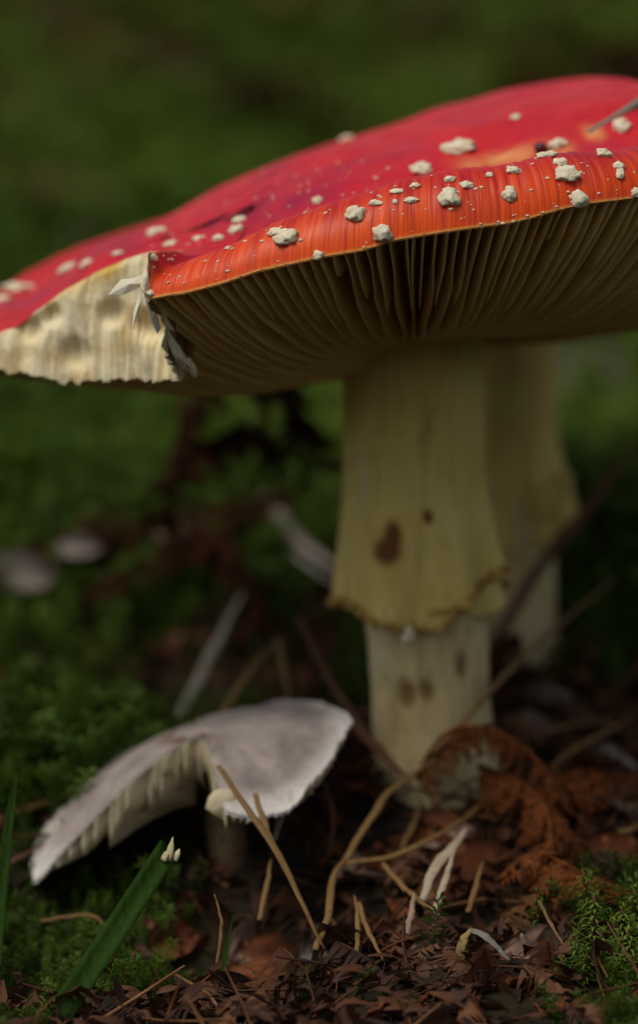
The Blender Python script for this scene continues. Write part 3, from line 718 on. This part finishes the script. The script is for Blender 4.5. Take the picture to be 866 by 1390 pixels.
straw('stalk', 'dark red brown stalk leaning behind the grey mushroom to the big stem', 'stalk', [(405, 838, 1.2), (445, 915, .6), (480, 972, 0), (512, 1012, -.5), (552, 1056, -1.0)], 13, SR)
straw('stalk', 'brown stalk running along the lower left of the big stem', 'stalk', [(470, 978, -.6), (505, 1012, -1.0), (560, 1062, -1.3)], 16, SR)
straw('dead_grass_blade', 'pale greenish blade upright in dark moss behind the grey mushroom', 'grass blade', [(238, 985, 2.6), (278, 905, 3.4), (330, 805, 4.4)], 20, SG, .3)
straw('straw', 'tan straw leaning up behind the grey mushroom cap', 'straw', [(292, 985, .8), (338, 915, 1.4), (380, 868, 2.0)], 13, ST)
straw('straw', 'short tan straw dropping to the grey cap from the leaning straw', 'straw', [(377, 868, 2.0), (385, 905, 1.5), (394, 955, 1.0)], 11, ST)
straw('dead_grass_blade', 'bleached grey blade lying in moss left of the big stem', 'grass blade', [(362, 672, 8.8), (395, 722, 7.6), (465, 776, 6.4)], 34, M['leaf_grey'], .25, taper=(1, .8, .35))
straw('straw', 'thin pale straw lying under the bleached grey blade', 'straw', [(400, 752, 7.0), (435, 778, 6.3), (478, 806, 5.5)], 13, SG)
straw('stalk', 'thick red brown stalk slanting in front of the second stem', 'stalk', [(672, 872, 3.6), (735, 765, 3.7), (800, 685, 4.2), (866, 600, 4.8)], 24, SR)
straw('branch', 'dark fallen branch lying in the moss behind the stems', 'branch', [lay(660, 892, .4), lay(740, 868, .6), lay(810, 852, .6), lay(920, 825, .5)], 34, M['twig'], .9, taper=(.9, 1, 1), kink=.08)
straw('straw', 'thin tan straw stuck between the front moss sprigs', 'straw', [(731, 1222, -4.3), (748, 1255, -4.5), (772, 1296, -4.8)], 6, ST)
straw('straw', 'thin yellowish bent straw in the moss beside the grass blade', 'straw', [lay(55, 1250, .5), lay(125, 1243, .7), lay(152, 1275, .4)], 8, ST)
straw('straw', 'blurred tan straw in moss left of the grey mushroom', 'straw', [lay(-20, 1112, .5), lay(40, 1096, .6), lay(90, 1084, .4)], 18, ST)
straw('straw', 'brown straw lying in moss below the grey cap edge', 'straw', [lay(-10, 1185, .6), lay(25, 1165, .7), lay(60, 1145, .5)], 10, SR)
straw('straw', 'thin upright bent brown straw beside the thin green grass', 'straw', [(294, 1310, -4.7), (301, 1255, -4.6), (291, 1214, -4.5)], 6, ST)
straw('straw', 'faint tan stalk standing in the dark hollow under the cap', 'straw', [(352, 1250, -3.6), (362, 1205, -3.3), (368, 1165, -3.0)], 9, ST)
straw('straw', 'thin upright straw in dark litter beside the forked stalk', 'straw', [(484, 1300, -4.5), (486, 1255, -4.2), (482, 1215, -3.7)], 9, ST)
straw('straw', 'sloping straw beside the upright thin straw in dark litter', 'straw', [(486, 1225, -3.9), (500, 1265, -4.3), (520, 1305, -4.7)], 9, ST)
straw('straw', 'faint straw hanging below the grey mushroom right margin', 'straw', [(440, 1060, -1.2), (452, 1110, -1.6), (446, 1160, -2.2)], 9, SR)
straw('dead_grass_blade', 'small whitish blade fragment under the grey cap right margin', 'grass blade', [(392, 1080, -2.4), (380, 1108, -2.6), (374, 1140, -2.8)], 14, M['leaf_grey'], .3)
straw('stalk', 'dark stalk lying across the shaded moss behind the grey mushroom', 'stalk', [lay(-20, 958, .4), lay(90, 930, .6), lay(200, 915, .4)], 20, SR)

def blade(label, pts, wpx, group=None, tip=False, mat=None):
    """a living grass blade: a folded strip, keel in the middle"""
    n = 22; P = catmull([PT(*p) for p in pts], n); T, N, B = frames(P); V = []; f = (CAMD+pts[0][2])/K
    for i in range(n):
        q = i/(n-1); w = wpx*f*0.5*(1-0.12*q if tip else (1-q**2.2)+.03); kd = w*0.45
        side = np.array([1, 0, 0.0]); side = side-T[i]*side.dot(T[i]); side /= np.linalg.norm(side); nb = np.cross(side, T[i]); nb = nb if nb[1] < 0 else -nb
        th = .012
        for (a, b) in ((-1, .0), (-.5, -.6), (0, -1), (.5, -.6), (1, .0)): V.append(P[i]+side*a*w+nb*b*kd)
        for (a, b) in ((1, .0), (.5, -.6), (0, -1), (-.5, -.6), (-1, .0)): V.append(P[i]+side*a*w+nb*(b*kd-th))
    F = []
    for i in range(n-1):
        for k in range(10): F.append((i*10+k, (i+1)*10+k, (i+1)*10+(k+1) % 10, i*10+(k+1) % 10))
    F.append(tuple(range(9, -1, -1))); F.append(tuple((n-1)*10+k for k in range(10)))
    r = empty('grass_blade', tuple(P[0])); tag(r, label, 'grass', group); obj('leaf', V, F, mat or M['grass'], r)
    if tip:
        for dx, dy in ((0, 0), (9, 16), (-6, 18)):
            p = pts[-1]; q = [(p[0]+dx-4, p[1]+20, p[2]-.02), (p[0]+dx, p[1]+4+dy*.4, p[2]-.03), (p[0]+dx+3, p[1]-12+dy, p[2])]
            Pq = catmull([PT(*z) for z in q], 6); v, f2 = tube(Pq, [.06, .06, .05, .04, .02, .006], 6, .4); obj('torn_tip', v, f2, M['grass_tip'], r)
    return r
blade('broad green grass blade with a torn pale tip beside the grey mushroom', [(50, 1425, -5.5), (120, 1318, -5.2), (175, 1235, -4.9), (232, 1148, -4.7)], 37, tip=True)
blade('upright green grass blade in moss left of the grey mushroom', [(-8, 1310, -4.2), (2, 1210, -3.9), (14, 1110, -3.7), (25, 1042, -3.6)], 20)
blade('thin green grass leaf beside the bent brown straw', [(303, 1318, -4.7), (308, 1285, -4.65), (318, 1238, -4.6)], 7)
blade('short green grass sprout low beside the thin straw in front moss', [(770, 1310, -5.0), (755, 1285, -4.9), (740, 1268, -4.8)], 6)
# needle and seed on the big cap
p1, n1 = cast(800, 178); P = catmull([p1-Vector((.02, 0, .03)), p1+Vector((.35, .3, .20)), p1+Vector((.95, .9, .62))], 12)
v, f = tube(P, [.05+.025*i/11 for i in range(12)], 7); tag(obj('pine_needle', v, f, SG, origin=tuple(P[0])), 'grey brown pine needle stuck in the top of the red cap', 'needle')
p2, n2 = cast(735, 208); sd = empty('seed', tuple(p2)); tag(sd, 'dark red seed lying among warts on the red cap', 'seed')
v, f = lump_mesh(PT(733, 203, p2.y-.05), (0, -.5, 1), .085, .085, .07, 1.2, 3, .2); obj('seed_body', v, f, M['seed'], sd)
v, f = lump_mesh(PT(742, 204, p2.y-.03), (0, -.5, 1), .045, .06, .04, 2.2, 3, .3); obj('seed_husk', v, f, M['leaf_pink'], sd)

# ------------------------------------------------------------------ bracken fronds
def pinna_mesh(seed, mat, npair=10, curl=0.5, wide=0.32):
    rnd = random.Random(seed); V, F = [], []
    def quadstrip(p0, d, side, L, W, drop):
        b = len(V); nseg = 4
        for i in range(nseg):
            q = i/(nseg-1); c = p0+d*L*q+Vector((0, 0, -drop*q*q*L)); w = W*(1-q**2*.85)
            V.append(c+side*w); V.append(c-side*w+Vector((0, 0, .02)))
        for i in range(nseg-1): F.append((b+2*i, b+2*i+2, b+2*i+3, b+2*i+1))
    for i in range(npair):
        q = i/npair; base = Vector((q, 0.05*math.sin(q*5+seed), -0.25*curl*q*q))
        for sgn in (-1, 1):
            L = wide*(1-q*.75)*rnd.uniform(.65, 1.3); d = Vector((.35, sgn, rnd.uniform(-.6, .3))).normalized(); quadstrip(base, d, Vector((1, 0, 0)), L, .055*rnd.uniform(.6, 1.25), rnd.uniform(.2, 1.5)*curl)
    b = len(V)
    for i in range(6):
        q = i/5; c = Vector((q, .05*math.sin(q*5+seed), -.25*curl*q*q)); w = .022*(1-q*.8); V.extend([c+Vector((0, w, w)), c+Vector((0, -w, w)), c+Vector((0, 0, -w))])
    for i in range(5):
        for k in range(3): F.append((b+i*3+k, b+i*3+3+k, b+i*3+3+(k+1) % 3, b+i*3+(k+1) % 3))
    return make_mesh('pinna', [tuple(v) for v in V], F, mat)
PIN = {k: [pinna_mesh(s+11*j, M[k], curl=c) for s in range(5)] for j, (k, c) in enumerate((('frond_dark', .8), ('frond_rust', 1.1)))}
def frond(label, pts, key, npin, plen, spread=0.9, droop=0.3, wpx=7, tapered=True):
    P = catmull([PT(*p) for p in pts], 40); base = P[0]
    r = empty('bracken_frond', tuple(base)); tag(r, label, 'fern frond')
    f = (CAMD+pts[0][2])/K; v, fc = tube(P[::2], [wpx*.5*f*(1-.7*i/19) for i in range(20)], 6); obj('rachis', v, fc, M[key], r)
    T, N, B = frames(P)
    for k in range(npin):
        q = (k+.7)/(npin+.5); i = min(39, int(q*39)); L = plen*((1-q)**.6 if tapered else 1)*random.uniform(.75, 1.15)+.15
        for sgn in (-1, 1):
            if random.random() < .12: continue
            d = Vector(N[i])*sgn*spread+Vector(T[i])*.5+Vector((random.uniform(-.25, .25), random.uniform(-.2, .2), -droop+random.uniform(-.3, .2))); d.normalize()
            up = Vector(B[i])+Vector((random.uniform(-.9, .9), random.uniform(-.9, .9), random.uniform(-.6, .6))); y = up.cross(d).normalized(); z = d.cross(y)
            o = bpy.data.objects.new('pinna', random.choice(PIN[key])); COL.objects.link(o); o.parent = r
            o.matrix_local = Matrix.Translation((Vector(P[i])-Vector(base))*S) @ Matrix((d, y, z)).transposed().to_4x4() @ Matrix.Diagonal((L, L, L, 1))
    return r
frond('dark dead bracken frond arching up and over under the big cap', [(232, 720, 6.0), (232, 650, 5.2), (245, 590, 4.8), (275, 535, 4.5), (330, 518, 4.4), (385, 525, 4.4), (415, 575, 4.5), (440, 628, 4.6)], 'frond_dark', 34, .50, .8, .25, 15, False)
frond('dark dead bracken side branch hanging inside the arching frond', [(243, 605, 4.9), (285, 600, 4.7), (330, 585, 4.6), (370, 600, 4.6), (392, 650, 4.8)], 'frond_dark', 20, .75, .8, .3, 13)
frond('red brown bracken frond lying level across the moss behind the hollow', [(395, 670, 8.6), (330, 684, 8.0), (240, 700, 7.3), (110, 728, 6.8), (-30, 752, 6.4)], 'frond_dark', 26, .36, .7, .3, 13, False)
frond('dark bracken frond drooping down behind the grey mushroom', [(225, 692, 7.6), (285, 725, 6.8), (330, 775, 5.8), (358, 860, 4.4)], 'frond_dark', 14, .42, .8, .4, 13, False)
frond('dark crumpled bracken frond spilling into the shaded moss', [(330, 700, 7.6), (250, 735, 6.8), (170, 775, 6.0), (110, 812, 5.4)], 'frond_dark', 13, .5, .8, .4, 11)
frond('short dark bracken tip raised above the level frond', [(90, 735, 7.0), (125, 705, 7.2), (175, 685, 7.6)], 'frond_dark', 9, .35, .8, .2, 8)
frond('curled rust coloured fern frond arching against the foot of the big stem', [(566, 1058, -1.0), (592, 1012, -1.15), (620, 990, -1.25), (665, 990, -1.3), (705, 1012, -1.4), (742, 1048, -1.5), (762, 1095, -1.7)], 'frond_rust', 22, .30, .7, .6, 11, False)
frond('crumpled rust fern frond lying below the curled one', [(650, 1040, -.9), (700, 1060, -1.4), (740, 1095, -1.9), (750, 1160, -2.7)], 'frond_rust', 14, .42, .8, .4, 9, False)
frond('rust fern frond lying in litter under the grey blades', [(870, 1060, .0), (800, 1050, -.6), (740, 1070, -1.4)], 'frond_rust', 12, .42, .8, .3, 8, False)
frond('rust fern frond lying flat above the front moss sprigs', [(880, 1225, -3.4), (820, 1200, -3.2), (770, 1175, -3.0), (720, 1150, -2.6)], 'frond_rust', 16, .5, .8, .3, 9, False)

# ------------------------------------------------------------------ single dead leaves
def leaf(label, px, py, lift, L, W, mat, yaw, pitch=0.5, curl=0.35, group=None, at=None):
    c = Vector(PT(*lay(px, py, lift))) if at is None else PT(*at); n, m = 9, 7; V = []; s = random.random()*40
    rot = Matrix.Rotation(yaw, 3, 'Z') @ Matrix.Rotation(pitch, 3, 'X')
    if True: rot = Matrix.Rotation(math.atan(SLOPE), 3, 'X') @ rot
    for side in (0, 1):
        for i in range(n):
            a = i/(n-1)*2-1; wd = (1-abs(a)**2.2)**.7*W*(1+.25*n3(a*3, s))+.01
            for j in range(m):
                b = j/(m-1)*2-1
                p = Vector((a*L+.1*b*n3(a*2, s+4), b*wd, curl*(b*b*wd-a*a*L*.6)+.10*n3(a*2.5+s, b*2.5)+.05*n3(a*6+s, b*6)-(0.012 if side else 0))); V.append(c+rot @ p)
    f1 = grid_faces(n, m); f2 = f1[:, ::-1]+n*m; loop = [i*m for i in range(n)]+[(n-1)*m+j for j in range(1, m)]+[i*m+m-1 for i in range(n-2, -1, -1)]+[j for j in range(m-2, 0, -1)]
    hem = [(loop[i], loop[(i+1) % len(loop)], loop[(i+1) % len(loop)]+n*m, loop[i]+n*m) for i in range(len(loop))]
    return tag(obj('dead_leaf', V, np.vstack([f1, f2, np.array(hem)]), mat, origin=tuple(c)), label, 'leaf', group)
LB, LP, LG = M['leaf_brown'], M['leaf_pink'], M['leaf_grey']
leaf('broad rust red leaf lying under the whitish blade', 650, 1195, .2, .85, .5, LB, .6, .7)
leaf('rust leaf strip leaning in the litter under the curved straw', 590, 1160, .2, .8, .28, LB, -.5, .8)
leaf('pale pink brown leaf edge at the front among moss sprigs', 735, 1290, .3, .55, .28, LP, .3, .9)
leaf('pinkish torn leaf standing in the litter beside the thin green grass', 338, 1275, .3, .45, .25, LP, 1.2, 1.0)
leaf('brown leaf lying in litter beside the torn pinkish leaf', 360, 1300, .3, .5, .3, LB, .4, .7)
leaf('rust leaf lying behind the front moss sprigs', 835, 1180, .3, .7, .45, LB, .2, .7)
leaf('upright rust leaf strip below the grey blades', 800, 1120, .3, .65, .25, LB, 1.4, .9)
leaf('dark red leaf tucked under the curled rust fern', 700, 1110, .2, .7, .4, LB, -.3, .6)
leaf('bleached pale leaf lying in the dark bracken beside the red brown frond', 22, 780, .8, .75, .34, LG, .2, .8, at=(18, 780, 6.2))
leaf('small bleached leaf scrap lying on the level bracken frond', 108, 745, .8, .40, .18, LG, .2, .8, at=(105, 742, 6.6))
leaf('faded leaf lying beneath the arching bracken frond', 245, 715, .6, .50, .2, LP, .1, .8, at=(250, 716, 7.2))
leaf('far faded leaf resting on moss to the right of the second stem', 800, 512, .6, 1.3, .6, LG, .1, .6)
leaf('blue grey leaf scrap on litter behind the two tan straws', 745, 945, .5, .45, .16, LG, -.6, .7)
leaf('second grey leaf scrap on litter near the foot of the dark branch', 720, 985, .5, .5, .18, LG, -.5, .7)
leaf('dark purple brown leaf behind the lower stem and grey mushroom', 440, 885, .4, .9, .4, M['straw_red'], .2, .7)
leaf('rust leaf lying at the front beside the stubby straw', 520, 1290, .3, .55, .35, LB, .9, .6)
leaf('brown leaf lying in front of the broad green grass blade', 235, 1275, .3, .45, .25, LB, .8, .8)
leaf('pale leaf shred on dark litter at the foot of the long straw', 425, 1290, .3, .22, .14, LG, .9, .8)
SC = 'small brown leaf scrap lying in the litter round the stems'
for k in range(46):
    px, py = random.uniform(430, 880), random.uniform(1000, 1385)
    leaf(SC, px, py, random.uniform(.1, .45), random.uniform(.18, .42), random.uniform(.08, .2), random.choice((LB, LB, LB, LP)), random.uniform(0, 6.28), random.uniform(.2, 1.1), random.uniform(.1, .6), group='leaf scraps in the litter')

# ------------------------------------------------------------------ moss, litter, needles
def shoot(seed, nl=34, h=1.0, llen=0.20, wide=0.020, top=True):
    """one upright moss shoot, unit height: leaves round a curved stem"""
    rnd = np.random.default_rng(seed); V, F = [], []
    bx_, by_ = rnd.uniform(-.25, .25, 2)
    def ax(q): return np.array([bx_*q*q, by_*q*q, q*h])
    for i in range(nl):
        q = .06+.94*(i/nl)**.8; a = i*2.399+rnd.uniform(-.3, .3); L = llen*rnd.uniform(.7, 1.2)*(1.0-.35*abs(q-.7)); el = .15+.6*q**4+rnd.uniform(-.25, .25)
        d = np.array([math.cos(a)*math.cos(el), math.sin(a)*math.cos(el), math.sin(el)]); sd = np.array([-math.sin(a), math.cos(a), 0])
        p = ax(q); m = p+d*L*.55+np.array([0, 0, .01]); e = p+d*L+np.array([0, 0, -.35*L+.25*L*q]); b = len(V)
        V += [p, m+sd*wide, e, m-sd*wide]; F += [(b, b+1, b+2), (b, b+2, b+3)]
    b = len(V); w = .012
    for i in range(5):
        c = ax(i/4)
        for k in range(3): V.append(c+np.array([math.cos(k*2.1)*w, math.sin(k*2.1)*w, 0]))
    for i in range(4):
        for k in range(3):
            a0, a1, b0, b1 = b+i*3+k, b+i*3+(k+1) % 3, b+i*3+3+k, b+i*3+3+(k+1) % 3; F += [(a0, a1, b1), (a0, b1, b0)]
    return np.array(V), np.array(F)
def scatter(name, protos, pos, scale, tilt, mat, tint, lean=None):
    n = len(pos); VV, FF, TT = [], [], []; off = 0; which = RNG.integers(0, len(protos), n)
    for k, (pv, pf) in enumerate(protos):
        idx = np.where(which == k)[0]; m = len(idx)
        if not m: continue
        yaw = RNG.uniform(0, 2*np.pi, m); ta = RNG.uniform(0, 2*np.pi, m); tl = tilt[idx]
        c, s_ = np.cos(yaw), np.sin(yaw)
        x = pv[None, :, 0]*c[:, None]-pv[None, :, 1]*s_[:, None]; y = pv[None, :, 0]*s_[:, None]+pv[None, :, 1]*c[:, None]; z = np.repeat(pv[None, :, 2], m, 0)
        ux, uy = np.cos(ta)[:, None], np.sin(ta)[:, None]; al = x*ux+y*uy; ct, st = np.cos(tl)[:, None], np.sin(tl)[:, None]
        al2, z2 = al*ct+z*st, -al*st+z*ct; x = x+(al2-al)*ux; y = y+(al2-al)*uy; z = z2
        P = np.stack([x, y, z], -1)*scale[idx][:, None, None]+pos[idx][:, None, :]
        VV.append(P.reshape(-1, 3)); FF.append((pf[None]+(np.arange(m)*len(pv))[:, None, None]).reshape(-1, pf.shape[1])+off); TT.append(np.repeat(tint[idx], len(pv))); off += m*len(pv)
    o = obj(name, np.vstack(VV), np.vstack(FF), mat, smoothed=False, attrs={'tint': np.concatenate(TT)}); o['kind'] = 'stuff'; return o
def moss_mask(x, y):
    px = 433+x*K/(CAMD+y)
    m = 0.5+0.9*n3(x*.22, y*.22, 11.3)+0.35*n3(x*.9, y*.9, 4)
    if y < 6:
        left = float(1-smooth(180, 330, px)); right = float(smooth(750, 830, px)*(1-smooth(-3.6, -2.6, y)))
        m = max(left*(.75+.4*n3(x*.6, y*.6, 2)), right*.62, -.02+.55*n3(x*.8, y*.8, 7)); 
        if y > 2.5: m = max(m, .55+.5*n3(x*.5, y*.5, 5))
    else: m += .30*(1-float(smooth(22, 34, y))*.9)+.25*float(smooth(8, 11, y)*(1-smooth(30, 45, y)))
    if (x+.75)**2+(y+2.9)**2 < 1.6: m = 0
    if 60 < px < 260 and y < -4.0: m *= .25
    if px < 330 and y < -4.4: m *= .5
    if px < 520 and 1.5 < y < 9.5: m *= .28+.5*float(smooth(5, 8, y))
    if px > 600 and -2.4 < y < 5: m *= .3
    return m
near_p = [shoot(s, 46, llen=.24, wide=.022) for s in range(6)]; far_p = [shoot(s+20, 15, llen=.34, wide=.05) for s in range(5)]
pos, sc_, ti = [], [], []
for k in range(26000):
    y = RNG.uniform(-9, 12); x = RNG.uniform(-1, 1)*(.0921*(CAMD+y)+2.2)
    if RNG.random() > moss_mask(x, y)*1.05-.15: continue
    if (x-1.6)**2+(y-.2)**2 < 2.0: continue
    h = RNG.uniform(.6, 1.25)*(1.0+.4*n3(x*.4, y*.4, 6))*float(lerp(.55, 1, smooth(-5.2, -3.2, y)))*(.5 if -4.6 < x < -1.2 and -5 < y < -1.0 else 1); pos.append((x, y, ground(x, y)-.05)); sc_.append(h); ti.append(min(1, max(0, .44+.35*n3(x*.5, y*.5, 3)+RNG.uniform(-.22, .28))))
    if len(pos) > 6000: break
pos = np.array(pos); scatter('moss', near_p, pos, np.array(sc_), RNG.uniform(0, .7, len(pos)), M['moss'], np.array(ti))
pos, sc_, ti = [], [], []
for k in range(60000):
    y = 10+RNG.random()**1.5*110; x = RNG.uniform(-1, 1)*(.0921*(CAMD+y)+6)
    if RNG.random() > moss_mask(x, y)*1.3: continue
    h = RNG.uniform(.5, .95)*(1+min(1.2, y/60)); pos.append((x, y, ground(x, y)-.1)); sc_.append(h); ti.append(min(1, max(0, .74-.16*float(smooth(22, 40, y))+.6*n3(x*.11, y*.06, 3)+RNG.uniform(-.2, .2))))
    if len(pos) > 12000: break
pos = np.array(pos); scatter('moss', far_p, pos, np.array(sc_), RNG.uniform(0, .8, len(pos)), M['moss'], np.array(ti))
# litter scraps and needles too many to count
def scrap(seed):
    r = np.random.default_rng(seed); V, F = [], []; n = 5
    for i in range(n):
        a = i/(n-1)*2-1; w = (.25+.2*r.random())*(1-abs(a)**2*.8); V += [np.array([a, -w, .25*w-.2*a*a+r.uniform(-.1, .1)]), np.array([a, 0, r.uniform(-.1, .1)-.2*a*a]), np.array([a, w, .25*w-.2*a*a+r.uniform(-.1, .1)])]
    for i in range(n-1):
        for k in range(2): F += [(i*3+k, i*3+3+k, i*3+4+k), (i*3+k, i*3+4+k, i*3+1+k)]
    return np.array(V), np.array(F)
def needle(seed):
    r = np.random.default_rng(seed); b = r.uniform(-.25, .25); V, F = [], []
    for i in range(4):
        a = i/3*2-1; w = .035*(1-.5*abs(a))
        for k in range(3): V.append(np.array([a, b*a*a+math.cos(k*2.1)*w, math.sin(k*2.1)*w]))
    for i in range(3):
        for k in range(3): F += [(i*3+k, i*3+(k+1) % 3, i*3+3+(k+1) % 3), (i*3+k, i*3+3+(k+1) % 3, i*3+3+k)]
    return np.array(V), np.array(F)
def litter(name, protos, n, smin, smax, y0, y1, tmin, tmax, want, zoff):
    pos, sc_, ti = [], [], []
    for k in range(n*6):
        y = RNG.uniform(y0, y1); x = RNG.uniform(-1, 1)*(.0921*(CAMD+y)+2.5)
        if RNG.random() > want(x, y): continue
        pos.append((x, y, ground(x, y)+RNG.uniform(*zoff))); sc_.append(RNG.uniform(smin, smax)); ti.append(RNG.uniform(tmin, tmax))
        if len(pos) >= n: break
    pos = np.array(pos); scatter(name, protos, pos, np.array(sc_), RNG.uniform(0, 1.1, len(pos)), M['litter'], np.array(ti))
def tri_proto(me):
    v = np.empty(len(me.vertices)*3, dtype=np.float32); me.vertices.foreach_get('co', v); v = v.reshape(-1, 3)/S; f = []
    for p in me.polygons:
        q = list(p.vertices); f += [(q[0], q[k], q[k+1]) for k in range(1, len(q)-1)]
    return v.astype(np.float64)-np.array([.5, 0, 0]), np.array(f)
inv = lambda x, y: max(.08, 1.0-moss_mask(x, y))
litter('fern_litter', [tri_proto(m) for m in PIN['frond_rust']], 700, .5, 1.3, -9, 7, .0, .62, inv, (.0, .35))
litter('leaf_litter', [scrap(s) for s in range(8)], 2600, .10, .30, -9, 9, 0, .55, inv, (0, .35))
litter('needle_litter', [needle(s) for s in range(6)], 900, .3, 1.0, -9, 9, .05, .8, inv, (.0, .3))
litter('leaf_litter', [scrap(s+30) for s in range(8)], 2600, .5, 1.6, 9, 110, 0, .7, lambda x, y: max(0, .75-moss_mask(x, y)), (.1, .9))

# moss sprigs in the front corner, each one on its own
def sprig(label, px, py, d, h, lean, tint, group=None, nl=110):
    top = PT(px, py, d); base = Vector((top.x-lean, top.y+.1, top.z-h)); r = empty('moss_sprig', tuple(base)); tag(r, label, 'moss', group)
    rnd = random.Random(px); V, F = [], []
    def ax(q): return base.lerp(top, q)+Vector((.12*math.sin(q*2.6)*h*.4, 0, 0))
    for i in range(nl):
        q = .05+.95*i/nl; a = i*2.399; L = (.13+.07*math.sin(q*3))*rnd.uniform(.7, 1.2)*(1.25-.55*q); el = rnd.uniform(-.2, .35)+(1.0*(q > .93))
        dd = Vector((math.cos(a)*math.cos(el), math.sin(a)*math.cos(el), math.sin(el))); sd_ = Vector((-math.sin(a), math.cos(a), 0)); p = ax(q); w = .022
        e1 = p+dd*L*.35; e2 = p+dd*L*.75+Vector((0, 0, -.03*rnd.random())); e3 = p+dd*L*1.15+Vector((0, 0, -.09*rnd.random())); b = len(V)
        V += [p, e1+sd_*w, e1-sd_*w, e2+sd_*w*.55, e2-sd_*w*.55, e3]; F += [(b, b+1, b+2), (b+1, b+3, b+4), (b+1, b+4, b+2), (b+3, b+5, b+4)]
    o = obj('leaves', V, F, M['moss'], r, attrs={'tint': [tint+rnd.uniform(-.1, .15) for _ in V]}, smoothed=False)
    P = np.array([ax(i/9) for i in range(10)]); v, f = tube(P, [.02]*10, 5); obj('stem', v, f, M['straw_red'], r)
sprig('tall bright moss sprig standing clear at the front of the litter', 803, 1212, -4.8, 1.2, .12, 1.0)
sprig('pale green moss sprig tip standing behind the tall bright one', 788, 1180, -4.1, 1.0, -.1, .7)
sprig('small moss sprig beside the thin tan straw', 728, 1208, -4.0, .9, .05, .55)
for (px, py, d, h) in ((842, 1230, -4.6, .9), (858, 1205, -4.3, .9), (830, 1250, -4.9, .9), (780, 1268, -5.0, .8), (812, 1265, -5.1, .8), (850, 1262, -5.1, .8), (868, 1245, -4.8, .9), (795, 1290, -5.4, .7), (832, 1292, -5.4, .7), (866, 1290, -5.4, .7), (760, 1300, -5.3, .7)):
    sprig('green moss sprig in the dense tuft at the foot of the tall bright one', px, py, d, h, random.uniform(-.2, .2), random.uniform(.6, .95), 'moss sprigs in the front tuft')
